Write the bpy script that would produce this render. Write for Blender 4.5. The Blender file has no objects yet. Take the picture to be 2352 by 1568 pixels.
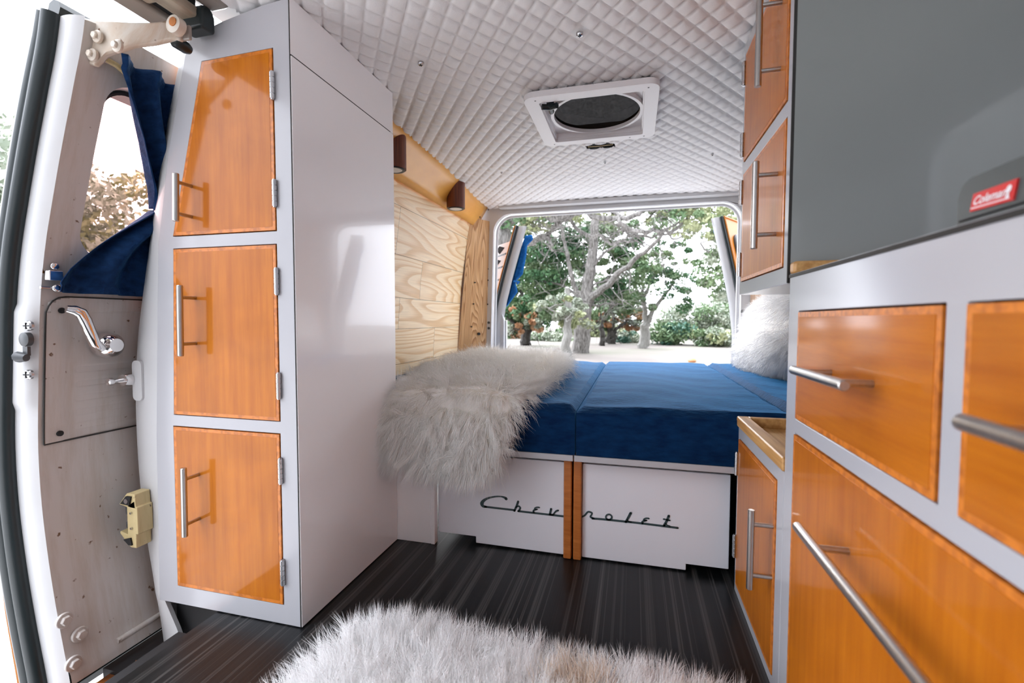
import bpy, bmesh, math, random
import numpy as np
from mathutils import Vector, Matrix
from mathutils.geometry import tessellate_polygon

random.seed(7); rng = np.random.default_rng(7)
sc = bpy.context.scene
COL = sc.collection

# ------------------------------------------------------------------ camera
CAM_H, YAW, PITCH, ROLL, FPX = 0.70, math.radians(14.54), math.radians(2.61), math.radians(0.09), 1070.0
cam_d = bpy.data.cameras.new('camera'); cam = bpy.data.objects.new('camera', cam_d); COL.objects.link(cam)
cam_d.sensor_width = 36.0; cam_d.lens = FPX / 2352 * 36.0; cam_d.clip_start = 0.02; cam_d.clip_end = 400
cam.location = (0, 0, CAM_H)
_f = Vector((-math.sin(YAW) * math.cos(PITCH), math.cos(YAW) * math.cos(PITCH), -math.sin(PITCH)))
_r = Vector((math.cos(YAW), math.sin(YAW), 0)); _u = _r.cross(_f)
_r, _u = _r * math.cos(ROLL) + _u * math.sin(ROLL), -_r * math.sin(ROLL) + _u * math.cos(ROLL)
cam.rotation_euler = Matrix((( _r.x, _u.x, -_f.x), (_r.y, _u.y, -_f.y), (_r.z, _u.z, -_f.z))).to_euler()
cam_d.dof.use_dof = True; cam_d.dof.focus_distance = 1.35; cam_d.dof.aperture_fstop = 4.0
sc.camera = cam

# ------------------------------------------------------------------ light
world = bpy.data.worlds.new('overcast_sky'); sc.world = world; world.use_nodes = True
bgn = world.node_tree.nodes['Background']
bgn.inputs[0].default_value = (0.93, 0.97, 1.06, 1)
# overcast: brightest high up behind and left of the van, dimmer towards the windscreen
_wt = world.node_tree; _g = _wt.nodes.new('ShaderNodeTexCoord'); _d = _wt.nodes.new('ShaderNodeVectorMath'); _d.operation = 'DOT_PRODUCT'
_d.inputs[1].default_value = (-.42, .54, .73); _wt.links.new(_g.outputs['Generated'], _d.inputs[0])
_m = _wt.nodes.new('ShaderNodeMapRange'); _m.inputs['From Min'].default_value = -.6; _m.inputs['From Max'].default_value = 1; _m.inputs['To Min'].default_value = .30; _m.inputs['To Max'].default_value = 3.3
_m.interpolation_type = 'SMOOTHSTEP'; _wt.links.new(_d.outputs['Value'], _m.inputs['Value']); _wt.links.new(_m.outputs[0], bgn.inputs[1])
sun_d = bpy.data.lights.new('sun', 'SUN'); sun_d.energy = 3.0; sun_d.angle = math.radians(50); sun_d.color = (1, .98, .96)
sun = bpy.data.objects.new('sun', sun_d); COL.objects.link(sun); sun.rotation_euler = Vector((-.45, .70, .50)).to_track_quat('Z', 'Y').to_euler()   # veiled sun behind the rear doors
sc.view_settings.view_transform = 'Standard'; sc.view_settings.look = 'None'
sc.view_settings.gamma = 1; sc.view_settings.use_curve_mapping = False
sc.view_settings.exposure = 1.34
cy = sc.cycles
cy.use_denoising = True; cy.use_adaptive_sampling = True; cy.adaptive_threshold = 0.02; cy.max_bounces = 28; cy.diffuse_bounces = 28; cy.glossy_bounces = 4
cy.transmission_bounces = 8; cy.transparent_max_bounces = 8; cy.sample_clamp_indirect = 12
cy.caustics_reflective = False; cy.caustics_refractive = False

# ------------------------------------------------------------------ helpers
def ray(u, v): return _r * ((u - 1176) / FPX) - _u * ((v - 784) / FPX) + _f
def at(u, v, a, val):
    """sight line (u, v) of the reference met with the plane axis a = val"""
    d = ray(u, v); i = 'xyz'.index(a); o = Vector((0, 0, CAM_H))
    return o + d * ((val - o[i]) / d[i])

def interp(t, pts):
    if t <= pts[0][0]: return pts[0][1]
    for (a, b), (c, d) in zip(pts, pts[1:]):
        if t <= c: return b + (d - b) * (t - a) / (c - a)
    return pts[-1][1]
def sinterp(t, pts):
    """smoothed interpolation"""
    w = (pts[-1][0] - pts[0][0]) * 0.03
    return sum(interp(t + k * w, pts) for k in (-2, -1, 0, 1, 2)) / 5

class MB:
    def __init__(s): s.v = []; s.f = []; s.m = []; s.uv = None; s.sm = False
    def add(s, vs, fs, mi=0):
        n = len(s.v); s.v += [tuple(p) for p in vs]
        for f in fs: s.f.append([i + n for i in f]); s.m.append(mi)
    def box(s, x0, x1, y0, y1, z0, z1, mi=0):
        v = [(x, y, z) for x in (x0, x1) for y in (y0, y1) for z in (z0, z1)]
        s.add(v, [(0, 1, 3, 2), (4, 6, 7, 5), (0, 4, 5, 1), (2, 3, 7, 6), (0, 2, 6, 4), (1, 5, 7, 3)], mi); return s
    def prism(s, loops, axis, a0, a1, mi=0, top_mi=None):
        def mp(p, a): return (a, p[0], p[1]) if axis == 'x' else ((p[0], a, p[1]) if axis == 'y' else (p[0], p[1], a))
        tris = tessellate_polygon([[Vector((p[0], p[1], 0)) for p in L] for L in loops])
        flat = [p for L in loops for p in L]; n = len(flat)
        vs = [mp(p, a0) for p in flat] + [mp(p, a1) for p in flat]
        fs = [tuple(t) for t in tris] + [tuple(i + n for i in reversed(t)) for t in tris]
        o = 0
        for L in loops:
            k = len(L)
            for i in range(k):
                a, b = o + i, o + (i + 1) % k
                fs.append((a, b, b + n, a + n))
            o += k
        s.add(vs, fs, mi); return s
    def tube(s, pts, rad, n=10, caps=True, mi=0, flat=1.0):
        pts = [Vector(p) for p in pts]
        if not isinstance(rad, (list, tuple)): rad = [rad] * len(pts)
        vs = []; fs = []; up = None
        for i, p in enumerate(pts):
            t = (pts[min(i + 1, len(pts) - 1)] - pts[max(i - 1, 0)])
            t = t.normalized() if t.length > 1e-9 else Vector((0, 0, 1))
            if up is None:
                up = Vector((0, 0, 1)) if abs(t.z) < .9 else Vector((1, 0, 0))
            a = t.cross(up).normalized(); up = a.cross(t).normalized()
            for k in range(n):
                an = 2 * math.pi * k / n
                vs.append(p + a * math.cos(an) * rad[i] + up * math.sin(an) * rad[i] * flat)
        for i in range(len(pts) - 1):
            for k in range(n):
                fs.append((i * n + k, i * n + (k + 1) % n, (i + 1) * n + (k + 1) % n, (i + 1) * n + k))
        if caps:
            fs.append(tuple(range(n))[::-1]); fs.append(tuple(range((len(pts) - 1) * n, len(pts) * n)))
        s.add(vs, fs, mi); return s
    def cyl(s, p0, p1, r, n=16, r1=None, mi=0): return s.tube([p0, p1], [r, r if r1 is None else r1], n, True, mi)
    def lathe(s, c, prof, axis='z', n=24, mi=0):
        """prof: (radius, height) along axis from c"""
        vs = []; fs = []
        for r, h in prof:
            for k in range(n):
                a = 2 * math.pi * k / n; p, q = r * math.cos(a), r * math.sin(a)
                vs.append((c[0] + p, c[1] + q, c[2] + h) if axis == 'z' else ((c[0] + p, c[1] + h, c[2] + q) if axis == 'y' else (c[0] + h, c[1] + p, c[2] + q)))
        for i in range(len(prof) - 1):
            for k in range(n): fs.append((i * n + k, i * n + (k + 1) % n, (i + 1) * n + (k + 1) % n, (i + 1) * n + k))
        fs.append(tuple(range(n))[::-1]); fs.append(tuple(range((len(prof) - 1) * n, len(prof) * n)))
        s.add(vs, fs, mi); return s
    def grid(s, nu, nv, fn, mi=0, keep=None):
        n0 = []; vs = [fn(i / nu, j / nv) for j in range(nv + 1) for i in range(nu + 1)]
        fs = [(j * (nu + 1) + i, j * (nu + 1) + i + 1, (j + 1) * (nu + 1) + i + 1, (j + 1) * (nu + 1) + i)
              for j in range(nv) for i in range(nu) if keep is None or keep((i + .5) / nu, (j + .5) / nv)]
        s.add(vs, fs, mi); return s
    def build(s, name, mat, root=None, smooth=False, bevel=0, seg=2, solid=0, sub=0, recalc=True, off=None):
        me = bpy.data.meshes.new(name)
        o3 = Vector(root.get('_org', (0, 0, 0))) if root is not None else Vector((0, 0, 0))
        vs = [(p[0] - o3[0], p[1] - o3[1], p[2] - o3[2]) for p in s.v]
        me.from_pydata(vs, [], s.f)
        for m_ in (mat if isinstance(mat, (list, tuple)) else [mat]): me.materials.append(m_)
        if max(s.m, default=0) > 0: me.polygons.foreach_set('material_index', s.m)
        if recalc:
            bm = bmesh.new(); bm.from_mesh(me); bmesh.ops.remove_doubles(bm, verts=bm.verts, dist=1e-6)
            bmesh.ops.recalc_face_normals(bm, faces=bm.faces); bm.to_mesh(me); bm.free()
        if s.uv is not None:
            uvl = me.uv_layers.new(name='UVMap'); uvl.data.foreach_set('uv', s.uv)
        if smooth:
            me.polygons.foreach_set('use_smooth', [True] * len(me.polygons))
            try: me.set_sharp_from_angle(angle=math.radians(38))
            except Exception: pass
        me.update()
        o = bpy.data.objects.new(name, me); COL.objects.link(o)
        if root is not None: o.parent = root
        o['_org'] = tuple(o3)
        if solid:
            m = o.modifiers.new('solid', 'SOLIDIFY'); m.thickness = solid; m.offset = 0
        if sub:
            m = o.modifiers.new('sub', 'SUBSURF'); m.levels = sub; m.render_levels = sub
        if bevel:
            m = o.modifiers.new('bevel', 'BEVEL'); m.width = bevel; m.segments = seg; m.limit_method = 'ANGLE'; m.angle_limit = math.radians(40)
            m.harden_normals = True; me.polygons.foreach_set('use_smooth', [True] * len(me.polygons))
        return o

def empty(name, loc, label=None, cat=None, group=None, kind=None):
    o = bpy.data.objects.new(name, None); COL.objects.link(o); o.location = loc; o.empty_display_size = .05; o['_org'] = tuple(loc)
    return tag(o, label, cat, group, kind)
def tag(o, label=None, cat=None, group=None, kind=None):
    if label: o['label'] = label
    if cat: o['category'] = cat
    if group: o['group'] = group
    if kind: o['kind'] = kind
    return o
def subroot(o, root):
    """remember the world origin of a part so that its sub-parts can be written in world coordinates"""
    return o
def rrect(x0, x1, y0, y1, r, n=6):
    if not isinstance(r, (list, tuple)): r = [r] * 4
    out = []
    for (cx, cy_, a0, rr) in ((x1 - r[0], y1 - r[0], 0, r[0]), (x0 + r[1], y1 - r[1], 90, r[1]), (x0 + r[2], y0 + r[2], 180, r[2]), (x1 - r[3], y0 + r[3], 270, r[3])):
        for k in range(n + 1):
            a = math.radians(a0 + 90 * k / n); out.append((cx + rr * math.cos(a), cy_ + rr * math.sin(a)))
    return out
def rect(x0, x1, y0, y1): return [(x0, y0), (x1, y0), (x1, y1), (x0, y1)]

# ------------------------------------------------------------------ materials
def mat(name, color=(.8, .8, .8), rough=.5, metal=0, **kw):
    m = bpy.data.materials.new(name); m.use_nodes = True; b = m.node_tree.nodes['Principled BSDF']
    b.inputs['Base Color'].default_value = (*color, 1); b.inputs['Roughness'].default_value = rough; b.inputs['Metallic'].default_value = metal
    for k, v in kw.items():
        b.inputs[k.replace('_', ' ')].default_value = v
    return m
def nd(m, t, **kw):
    n = m.node_tree.nodes.new(t)
    for k, v in kw.items():
        if k in n.inputs: n.inputs[k].default_value = v
        else: setattr(n, k, v)
    return n
def lk(m, a, b): m.node_tree.links.new(a, b)
def bsdf(m): return m.node_tree.nodes['Principled BSDF']
def ramp(m, stops):
    r = nd(m, 'ShaderNodeValToRGB'); e = r.color_ramp.elements
    while len(e) < len(stops): e.new(.5)
    for i, (p, c) in enumerate(stops): e[i].position = p; e[i].color = (*c, 1)
    return r
def coords(m, kind='Object', scale=(1, 1, 1), loc=(0, 0, 0)):
    tc = nd(m, 'ShaderNodeTexCoord'); mp = nd(m, 'ShaderNodeMapping'); mp.inputs['Scale'].default_value = scale; mp.inputs['Location'].default_value = loc
    lk(m, tc.outputs[kind], mp.inputs['Vector']); return mp.outputs[0]
def noisy(name, stops, scale=(1, 1, 1), nscale=5, detail=4, rough=.5, bump=0, kind='Object', bscale=None, metal=0, **kw):
    m = mat(name, rough=rough, metal=metal, **kw); c = coords(m, kind, scale)
    n = nd(m, 'ShaderNodeTexNoise', Scale=nscale, Detail=detail); lk(m, c, n.inputs['Vector'])
    r = ramp(m, stops); lk(m, n.outputs['Fac'], r.inputs[0]); lk(m, r.outputs[0], bsdf(m).inputs['Base Color'])
    if bump:
        n2 = nd(m, 'ShaderNodeTexNoise', Scale=bscale or nscale, Detail=detail); lk(m, c, n2.inputs['Vector'])
        b = nd(m, 'ShaderNodeBump'); b.inputs['Strength'].default_value = bump; b.inputs['Distance'].default_value = .01
        lk(m, n2.outputs['Fac'], b.inputs['Height']); lk(m, b.outputs[0], bsdf(m).inputs['Normal'])
    return m

M = {}
M['laminate'] = noisy('dimmed_white_laminate', [(0, (.445, .445, .472)), (1, (.48, .48, .507))], nscale=2.5, rough=.16)  # white laminate, colour darkened to hold down the strong light on the fronts
M['laminate_side'] = noisy('lightened_gloss_laminate', [(0, (.95, .935, .95)), (1, (.97, .96, .97))], nscale=2, rough=.14, Coat_Weight=.32, Coat_IOR=1.6, Coat_Roughness=.03)  # lightened copy of the laminate: fill light for shaded sides is in the colour
M['box_white'] = noisy('lightened_box_laminate', [(0, (.80, .81, .87)), (1, (.86, .87, .92))], nscale=3, rough=.3)  # box laminate, colour raised to stand in for fill light under the bed
M['grey_lam'] = noisy('grey_laminate', [(0, (.235, .25, .24)), (1, (.26, .275, .265))], nscale=3, rough=.3, Coat_Weight=1.0, Coat_Roughness=.07, Coat_IOR=1.6)
M['black'] = mat('black_gap', (.008, .008, .009), .7)
M['dark_gap'] = mat('dark_edge_line', (.02, .018, .016), .6)
def amber(name, axis, dark=1.0):
    m = mat(name, rough=.4, Coat_Weight=.45, Coat_Roughness=.09, Coat_IOR=1.5, Specular_IOR_Level=.12)
    sc_ = {'z': (60, 60, 3.5), 'y': (60, 3.5, 60)}[axis]
    c = coords(m, 'Object', sc_); n = nd(m, 'ShaderNodeTexNoise', Scale=1.0, Detail=5, Roughness=.65); lk(m, c, n.inputs['Vector'])
    c2 = coords(m, 'Object', (1, 1, 1)); n2 = nd(m, 'ShaderNodeTexNoise', Scale=6.0, Detail=3, Distortion=.6); lk(m, c2, n2.inputs['Vector'])
    a = ramp(m, [(.3, (.44 * dark, .120 * dark, .005 * dark)), (.7, (.57 * dark, .180 * dark, .009 * dark))]); lk(m, n.outputs['Fac'], a.inputs[0])
    b = ramp(m, [(.3, (.85, .80, .76)), (.7, (1.06, 1.05, 1.03))]); lk(m, n2.outputs['Fac'], b.inputs[0])
    mx = nd(m, 'ShaderNodeMix', data_type='RGBA', blend_type='MULTIPLY'); mx.inputs[0].default_value = 1
    lk(m, a.outputs[0], mx.inputs[6]); lk(m, b.outputs[0], mx.inputs[7]); lk(m, mx.outputs[2], bsdf(m).inputs['Base Color'])
    return m
M['amber_v'] = amber('amber_plywood_upright', 'z'); M['amber_h'] = amber('amber_plywood_level', 'y')
M['amber_rim'] = noisy('amber_veneer_edge', [(.35, (.46, .13, .015)), (.6, (.68, .21, .024))], nscale=90, detail=1, rough=.3)
M['steel'] = noisy('brushed_steel', [(0, (.42, .40, .38)), (1, (.58, .56, .54))], scale=(1, 1, .05), nscale=300, rough=.32, metal=1)
M['hinge'] = mat('zinc_hinge', (.62, .63, .65), .3, 1)
M['chrome'] = mat('chrome', (.8, .78, .78), .08, 1)
M['screw'] = mat('screw_steel', (.55, .55, .56), .25, 1)
M['vinyl'] = noisy('white_quilted_vinyl', [(0, (.84, .825, .82)), (1, (.89, .88, .875))], nscale=400, rough=.45, bump=.12, bscale=500)
M['plastic'] = mat('white_plastic', (.78, .76, .77), .3)
M['body_white'] = noisy('white_van_paint', [(.3, (.60, .60, .605)), (.7, (.66, .66, .67))], nscale=6, rough=.28)
M['orange'] = mat('orange_van_paint', (.46, .15, .005), .4)
M['rubber'] = mat('black_rubber_seal', (.012, .02, .022), .35)
M['rubber_grey'] = mat('grey_rubber', (.06, .065, .07), .4)

def make_floor():
    m = mat('dark_striped_vinyl', rough=.36, Specular_IOR_Level=.35)
    c = coords(m, 'Object', (33, .02, 1)); n = nd(m, 'ShaderNodeTexNoise', Scale=1.0, Detail=2.5, Roughness=.75); lk(m, c, n.inputs['Vector'])
    r = ramp(m, [(.34, (.004, .005, .006)), (.44, (.009, .010, .011)), (.51, (.003, .004, .005)), (.55, (.075, .073, .070)), (.57, (.007, .008, .009)), (.68, (.12, .115, .11))])
    lk(m, n.outputs['Fac'], r.inputs[0])
    c2 = coords(m, 'Object', (300, 3, 1)); n2 = nd(m, 'ShaderNodeTexNoise', Scale=1.0, Detail=2); lk(m, c2, n2.inputs['Vector'])
    mx = nd(m, 'ShaderNodeMix', data_type='RGBA', blend_type='MULTIPLY'); mx.inputs[0].default_value = .6
    lk(m, r.outputs[0], mx.inputs[6]); lk(m, n2.outputs['Fac'], mx.inputs[7]); lk(m, mx.outputs[2], bsdf(m).inputs['Base Color'])
    return m
M['floor'] = make_floor()

def pine(name, light, mid, dark, ring=9.0, stretch=7.0):
    """cathedral-grained boards; UV x across the board and y along it, both in metres"""
    m = mat(name, rough=.42)
    c = coords(m, 'UV', (1, 1.0 / stretch, 1))
    n = nd(m, 'ShaderNodeTexNoise', Scale=ring * .42, Detail=1.5, Roughness=.45); lk(m, c, n.inputs['Vector'])
    mu = nd(m, 'ShaderNodeMath', operation='MULTIPLY'); mu.inputs[1].default_value = ring * 2.1; lk(m, n.outputs['Fac'], mu.inputs[0])
    fr = nd(m, 'ShaderNodeMath', operation='FRACT'); lk(m, mu.outputs[0], fr.inputs[0])
    r = ramp(m, [(0, light), (.45, mid), (.80, dark), (.93, dark), (1, light)]); lk(m, fr.outputs[0], r.inputs[0])
    c2 = coords(m, 'UV', (220, 6, 1)); n2 = nd(m, 'ShaderNodeTexNoise', Scale=1, Detail=3); lk(m, c2, n2.inputs['Vector'])
    r2 = ramp(m, [(.3, (.88, .86, .84)), (.65, (1.03, 1.03, 1.03))]); lk(m, n2.outputs['Fac'], r2.inputs[0])
    mx = nd(m, 'ShaderNodeMix', data_type='RGBA', blend_type='MULTIPLY'); mx.inputs[0].default_value = 1
    lk(m, r.outputs[0], mx.inputs[6]); lk(m, r2.outputs[0], mx.inputs[7]); lk(m, mx.outputs[2], bsdf(m).inputs['Base Color'])
    return m
M['pine'] = pine('pale_pine_boards', (.90, .71, .46), (.88, .67, .41), (.74, .47, .22), ring=11, stretch=8)
M['pine_post'] = pine('golden_pine_board', (.80, .50, .24), (.72, .40, .16), (.46, .21, .06), ring=18, stretch=9)
M['pine_pink'] = pine('pink_pine_board', (.86, .66, .50), (.82, .58, .40), (.62, .36, .20), ring=14, stretch=9)
M['soffit'] = noisy('amber_varnished_panel', [(.3, (.74, .33, .05)), (.7, (.86, .43, .085))], scale=(1, .6, 1), nscale=9, detail=5, rough=.3)
M['redwood'] = noisy('dark_red_wood', [(.35, (.10, .022, .010)), (.65, (.20, .052, .022))], scale=(220, 220, 6), nscale=1, detail=2, rough=.4)
M['oak'] = noisy('oiled_oak', [(.35, (.42, .20, .055)), (.65, (.66, .38, .14))], scale=(70, 5, 70), nscale=1, detail=4, rough=.38)
M['post_wood'] = noisy('red_maple_pull', [(.3, (.40, .12, .022)), (.7, (.56, .19, .045))], scale=(15, 15, 90), nscale=1, detail=3, rough=.3)
def fabric(name, c0, c1, sheen=.8):
    m = noisy(name, [(.3, c0), (.7, c1)], scale=(1, 2.5, 2.5), nscale=26, detail=6, rough=.8, bump=.35, bscale=45)
    b = bsdf(m); b.inputs['Sheen Weight'].default_value = sheen; b.inputs['Sheen Roughness'].default_value = .35
    b.inputs['Sheen Tint'].default_value = (.10, .48, 1, 1); b.inputs['Specular IOR Level'].default_value = .08; return m
M['navy'] = fabric('navy_cotton', (.001, .014, .055), (.003, .030, .095), .5)
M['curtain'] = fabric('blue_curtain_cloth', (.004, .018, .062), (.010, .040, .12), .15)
M['curtain_lit'] = fabric('lit_blue_curtain_cloth', (.01, .09, .30), (.02, .15, .42), .3)  # curtain cloth again, with daylight put into its lighter colour
M['lettering'] = mat('dark_slate_lettering', (.045, .075, .08), .35)
def fur(name, root, tip):
    m = mat(name, rough=.62); b = bsdf(m)
    uvn = nd(m, 'ShaderNodeTexCoord'); sp = nd(m, 'ShaderNodeSeparateXYZ'); lk(m, uvn.outputs['UV'], sp.inputs[0])
    r = ramp(m, [(0, root), (.55, tip), (1, tip)]); lk(m, sp.outputs[1], r.inputs[0]); lk(m, r.outputs[0], b.inputs['Base Color'])
    b.inputs['Specular IOR Level'].default_value = .2
    b.inputs['Roughness'].default_value = .8
    return m
M['fur_rug'] = fur('white_sheepskin', (.985, .975, .965), (.998, .998, 1.0))
M['fur_tan'] = fur('tan_sheepskin_patch', (.50, .34, .22), (.80, .66, .53))
M['fur_throw'] = fur('cream_sheepskin', (.97, .935, .86), (.996, .988, .968))
M['hide'] = mat('sheepskin_hide', (.95, .93, .90), .9)
M['stove'] = noisy('grey_green_enamel', [(0, (.055, .066, .066)), (1, (.075, .085, .083))], nscale=30, rough=.42)
M['red'] = mat('red_badge', (.62, .01, .012), .35)
M['badge_white'] = mat('white_badge_print', (.85, .80, .82), .4)
M['glass_dark'] = mat('smoked_fan_lid', (.035, .022, .016), .12)
M['fan_blade'] = mat('dark_fan_blade', (.05, .045, .042), .35)
def tint_glass(name, col, gl=.06):
    m = bpy.data.materials.new(name); m.use_nodes = True; t = m.node_tree; t.nodes.clear()
    o = nd(m, 'ShaderNodeOutputMaterial'); a = nd(m, 'ShaderNodeBsdfTransparent'); a.inputs[0].default_value = (*col, 1)
    g = nd(m, 'ShaderNodeBsdfGlossy'); g.inputs['Roughness'].default_value = .02; x = nd(m, 'ShaderNodeMixShader'); x.inputs[0].default_value = gl
    lk(m, a.outputs[0], x.inputs[1]); lk(m, g.outputs[0], x.inputs[2]); lk(m, x.outputs[0], o.inputs[0]); return m
M['pink_glass'] = tint_glass('rose_tinted_glass', (1.0, .62, .57))
M['smoke'] = tint_glass('smoked_plastic', (.26, .20, .17), .018)
M['grey_glass'] = mat('grey_window_glass', (.10, .12, .13), .08)
M['lens'] = mat('lamp_lens', (.75, .75, .74), .2)

def dirty(name, base, stain, dark):
    """painted steel with rust streaks, scuffs and spots"""
    m = mat(name, rough=.42)
    c = coords(m, 'Object', (1, 9, 1.1)); n = nd(m, 'ShaderNodeTexNoise', Scale=3.2, Detail=6, Roughness=.7); lk(m, c, n.inputs['Vector'])
    r = ramp(m, [(.46, base), (.74, stain)]); lk(m, n.outputs['Fac'], r.inputs[0])
    c2 = coords(m, 'Object', (1, 1, 1)); v = nd(m, 'ShaderNodeTexNoise', Scale=62, Detail=2, Roughness=.5); lk(m, c2, v.inputs['Vector'])
    r2 = ramp(m, [(.70, (0, 0, 0)), (.76, (1, 1, 1))]); lk(m, v.outputs['Fac'], r2.inputs[0])
    mx = nd(m, 'ShaderNodeMix', data_type='RGBA'); lk(m, r2.outputs[0], mx.inputs[0]); lk(m, r.outputs[0], mx.inputs[6]); mx.inputs[7].default_value = (*dark, 1)
    lk(m, mx.outputs[2], bsdf(m).inputs['Base Color']); return m
M['door_paint'] = dirty('stained_white_door_paint', (.60, .57, .545), (.50, .44, .38), (.16, .09, .05))
M['rust'] = noisy('rusty_orange_steel', [(.35, (.10, .04, .02)), (.6, (.55, .18, .03))], nscale=16, rough=.45, metal=.2)
M['arm_paint'] = dirty('scuffed_cream_arm_paint', (.66, .60, .52), (.48, .30, .16), (.16, .07, .03))
M['cream'] = dirty('aged_cream_plastic', (.62, .50, .26), (.42, .30, .13), (.10, .07, .04))
M['rail_paint'] = noisy('grimy_beige_rail', [(.35, (.16, .12, .09)), (.65, (.46, .40, .31))], scale=(6, 1.5, 6), nscale=4, detail=5, rough=.45)
M['roof_metal'] = noisy('grey_brown_roof_edge', [(.35, (.18, .16, .14)), (.65, (.34, .31, .28))], nscale=4, rough=.4)
M['gravel'] = noisy('pale_gravel', [(.35, (.30, .29, .29)), (.55, (.60, .58, .57)), (.75, (.80, .78, .77))], nscale=34, detail=5, rough=.9, bump=.8, bscale=40)
M['bark'] = noisy('grey_bark', [(.35, (.09, .082, .075)), (.65, (.28, .265, .25))], scale=(6, 6, 1.2), nscale=4, detail=5, rough=.9)
M['bark_pale'] = noisy('pale_bark', [(.35, (.22, .215, .20)), (.65, (.34, .33, .31))], scale=(6, 6, 1.2), nscale=4, detail=5, rough=.9)
M['bark_dark'] = noisy('dark_bark', [(.35, (.03, .028, .025)), (.65, (.09, .082, .075))], scale=(6, 6, 1.2), nscale=4, detail=5, rough=.9)
def leafm(name, a, b):
    m = noisy(name, [(.3, a), (.7, b)], nscale=1.3, detail=3, rough=.6); s = bsdf(m)
    s.inputs['Subsurface Weight'].default_value = 0; s.inputs['Specular IOR Level'].default_value = .3; return m
L = {'green': leafm('dark_green_leaves', (.035, .115, .05), (.10, .19, .085)),
     'mid': leafm('mid_green_leaves', (.10, .19, .09), (.23, .30, .16)),
     'pale': leafm('hazed_sage_leaves', (.28, .33, .26), (.40, .43, .34)),  # haze over the far foliage is put into this leaf colour
     'lime': leafm('yellow_green_leaves', (.27, .31, .16), (.42, .44, .26)),
     'orange': leafm('orange_autumn_leaves', (.48, .24, .12), (.60, .40, .26)),
     'teal': leafm('blue_green_leaves', (.05, .14, .10), (.11, .21, .15))}

# ================================================================== SETTING
QA, QB = .054, .074
def quilt_z(x, y):
    base = 1.402 - .016 * ((x + .12) / .78) ** 2
    a, b = x / QA + y / QB, x / QA - y / QB
    h = (abs(math.sin(math.pi * a)) * abs(math.sin(math.pi * b))) ** .36
    for sx, sy in SCREWS:
        d = math.hypot(x - sx, (y - sy) * .8)
        if d < .05: h *= min(1, .2 + d / .05)
    return base + .0065 * (1 - h) - .002
SCREWS = [(-.135, 1.172), (-.567, 1.195), (-.129, 2.13), (-.61, 2.15), (.314, 2.14)]
VX0, VX1, VY0, VY1 = -.315, .045, 1.43, 1.80       # roof vent opening
SX0, SX1, SY0, SY1 = -.193, -.08, 1.922, 1.970       # wiring slot
cb = MB(); CX0, CX1, CY0, CY1 = -.87, .80, -1.95, 2.86; SUB = 8
ids = {}
def qv(i, j):
    if (i, j) not in ids:
        a, b = i / SUB, j / SUB; x, y = (a + b) * .5 * QA, (a - b) * .5 * QB
        ids[(i, j)] = len(cb.v); cb.v.append((x, y, quilt_z(x, y)))
    return ids[(i, j)]
I0, I1 = int((CX0 / QA + CY0 / QB) * SUB) - 1, int((CX1 / QA + CY1 / QB) * SUB) + 1
J0, J1 = int((CX0 / QA - CY1 / QB) * SUB) - 1, int((CX1 / QA - CY0 / QB) * SUB) + 1
for i in range(I0, I1):
    for j in range(J0, J1):
        a, b = (i + .5) / SUB, (j + .5) / SUB; x, y = (a + b) * .5 * QA, (a - b) * .5 * QB
        if not (CX0 < x < CX1 and CY0 < y < CY1): continue
        if (VX0 < x < VX1 and VY0 < y < VY1) or (SX0 < x < SX1 and SY0 < y < SY1): continue
        cb.f.append([qv(i, j), qv(i, j + 1), qv(i + 1, j + 1), qv(i + 1, j)]); cb.m.append(0)
ceiling = cb.build('ceiling', M['vinyl'], smooth=False, recalc=False); ceiling.data.polygons.foreach_set('use_smooth', [True] * len(ceiling.data.polygons))
tag(ceiling, 'white diamond-quilted vinyl van ceiling', kind='structure')
rb = MB(); rb.box(-1.08, .95, -2.0, 2.92, 1.50, 1.53); tag(rb.build('roof', M['body_white']), 'white van roof above the quilted lining', kind='structure')
rb = MB(); rb.box(-.205, -.07, 1.91, 1.985, 1.412, 1.435)
o = rb.build('ceiling_recess', M['black'], ceiling); o['label'] = 'dark slot with wiring behind the roof vent'
wb = MB(); wb.tube([(-.186, 1.945, 1.405), (-.14, 1.94, 1.402), (-.087, 1.946, 1.406)], .0022, 6)
wb.build('wire', M['cream'], ceiling)

fb = MB(); fb.box(-.957, .80, -2.0, 2.85, -.03, 0); fl = fb.build('floor', M['floor']); tag(fl, 'dark striped vinyl van floor', kind='structure')
sb = MB(); sb.box(-.985, -.957, -.95, .80, -.06, -.004); sb.box(-.90, .8, -2.0, 2.85, -.30, -.03); sb.box(-1.13, -.957, .915, 1.3, -.30, -.012); tag(sb.build('trim_1', M['black']), 'black sill under the floor edge', kind='structure')

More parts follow.
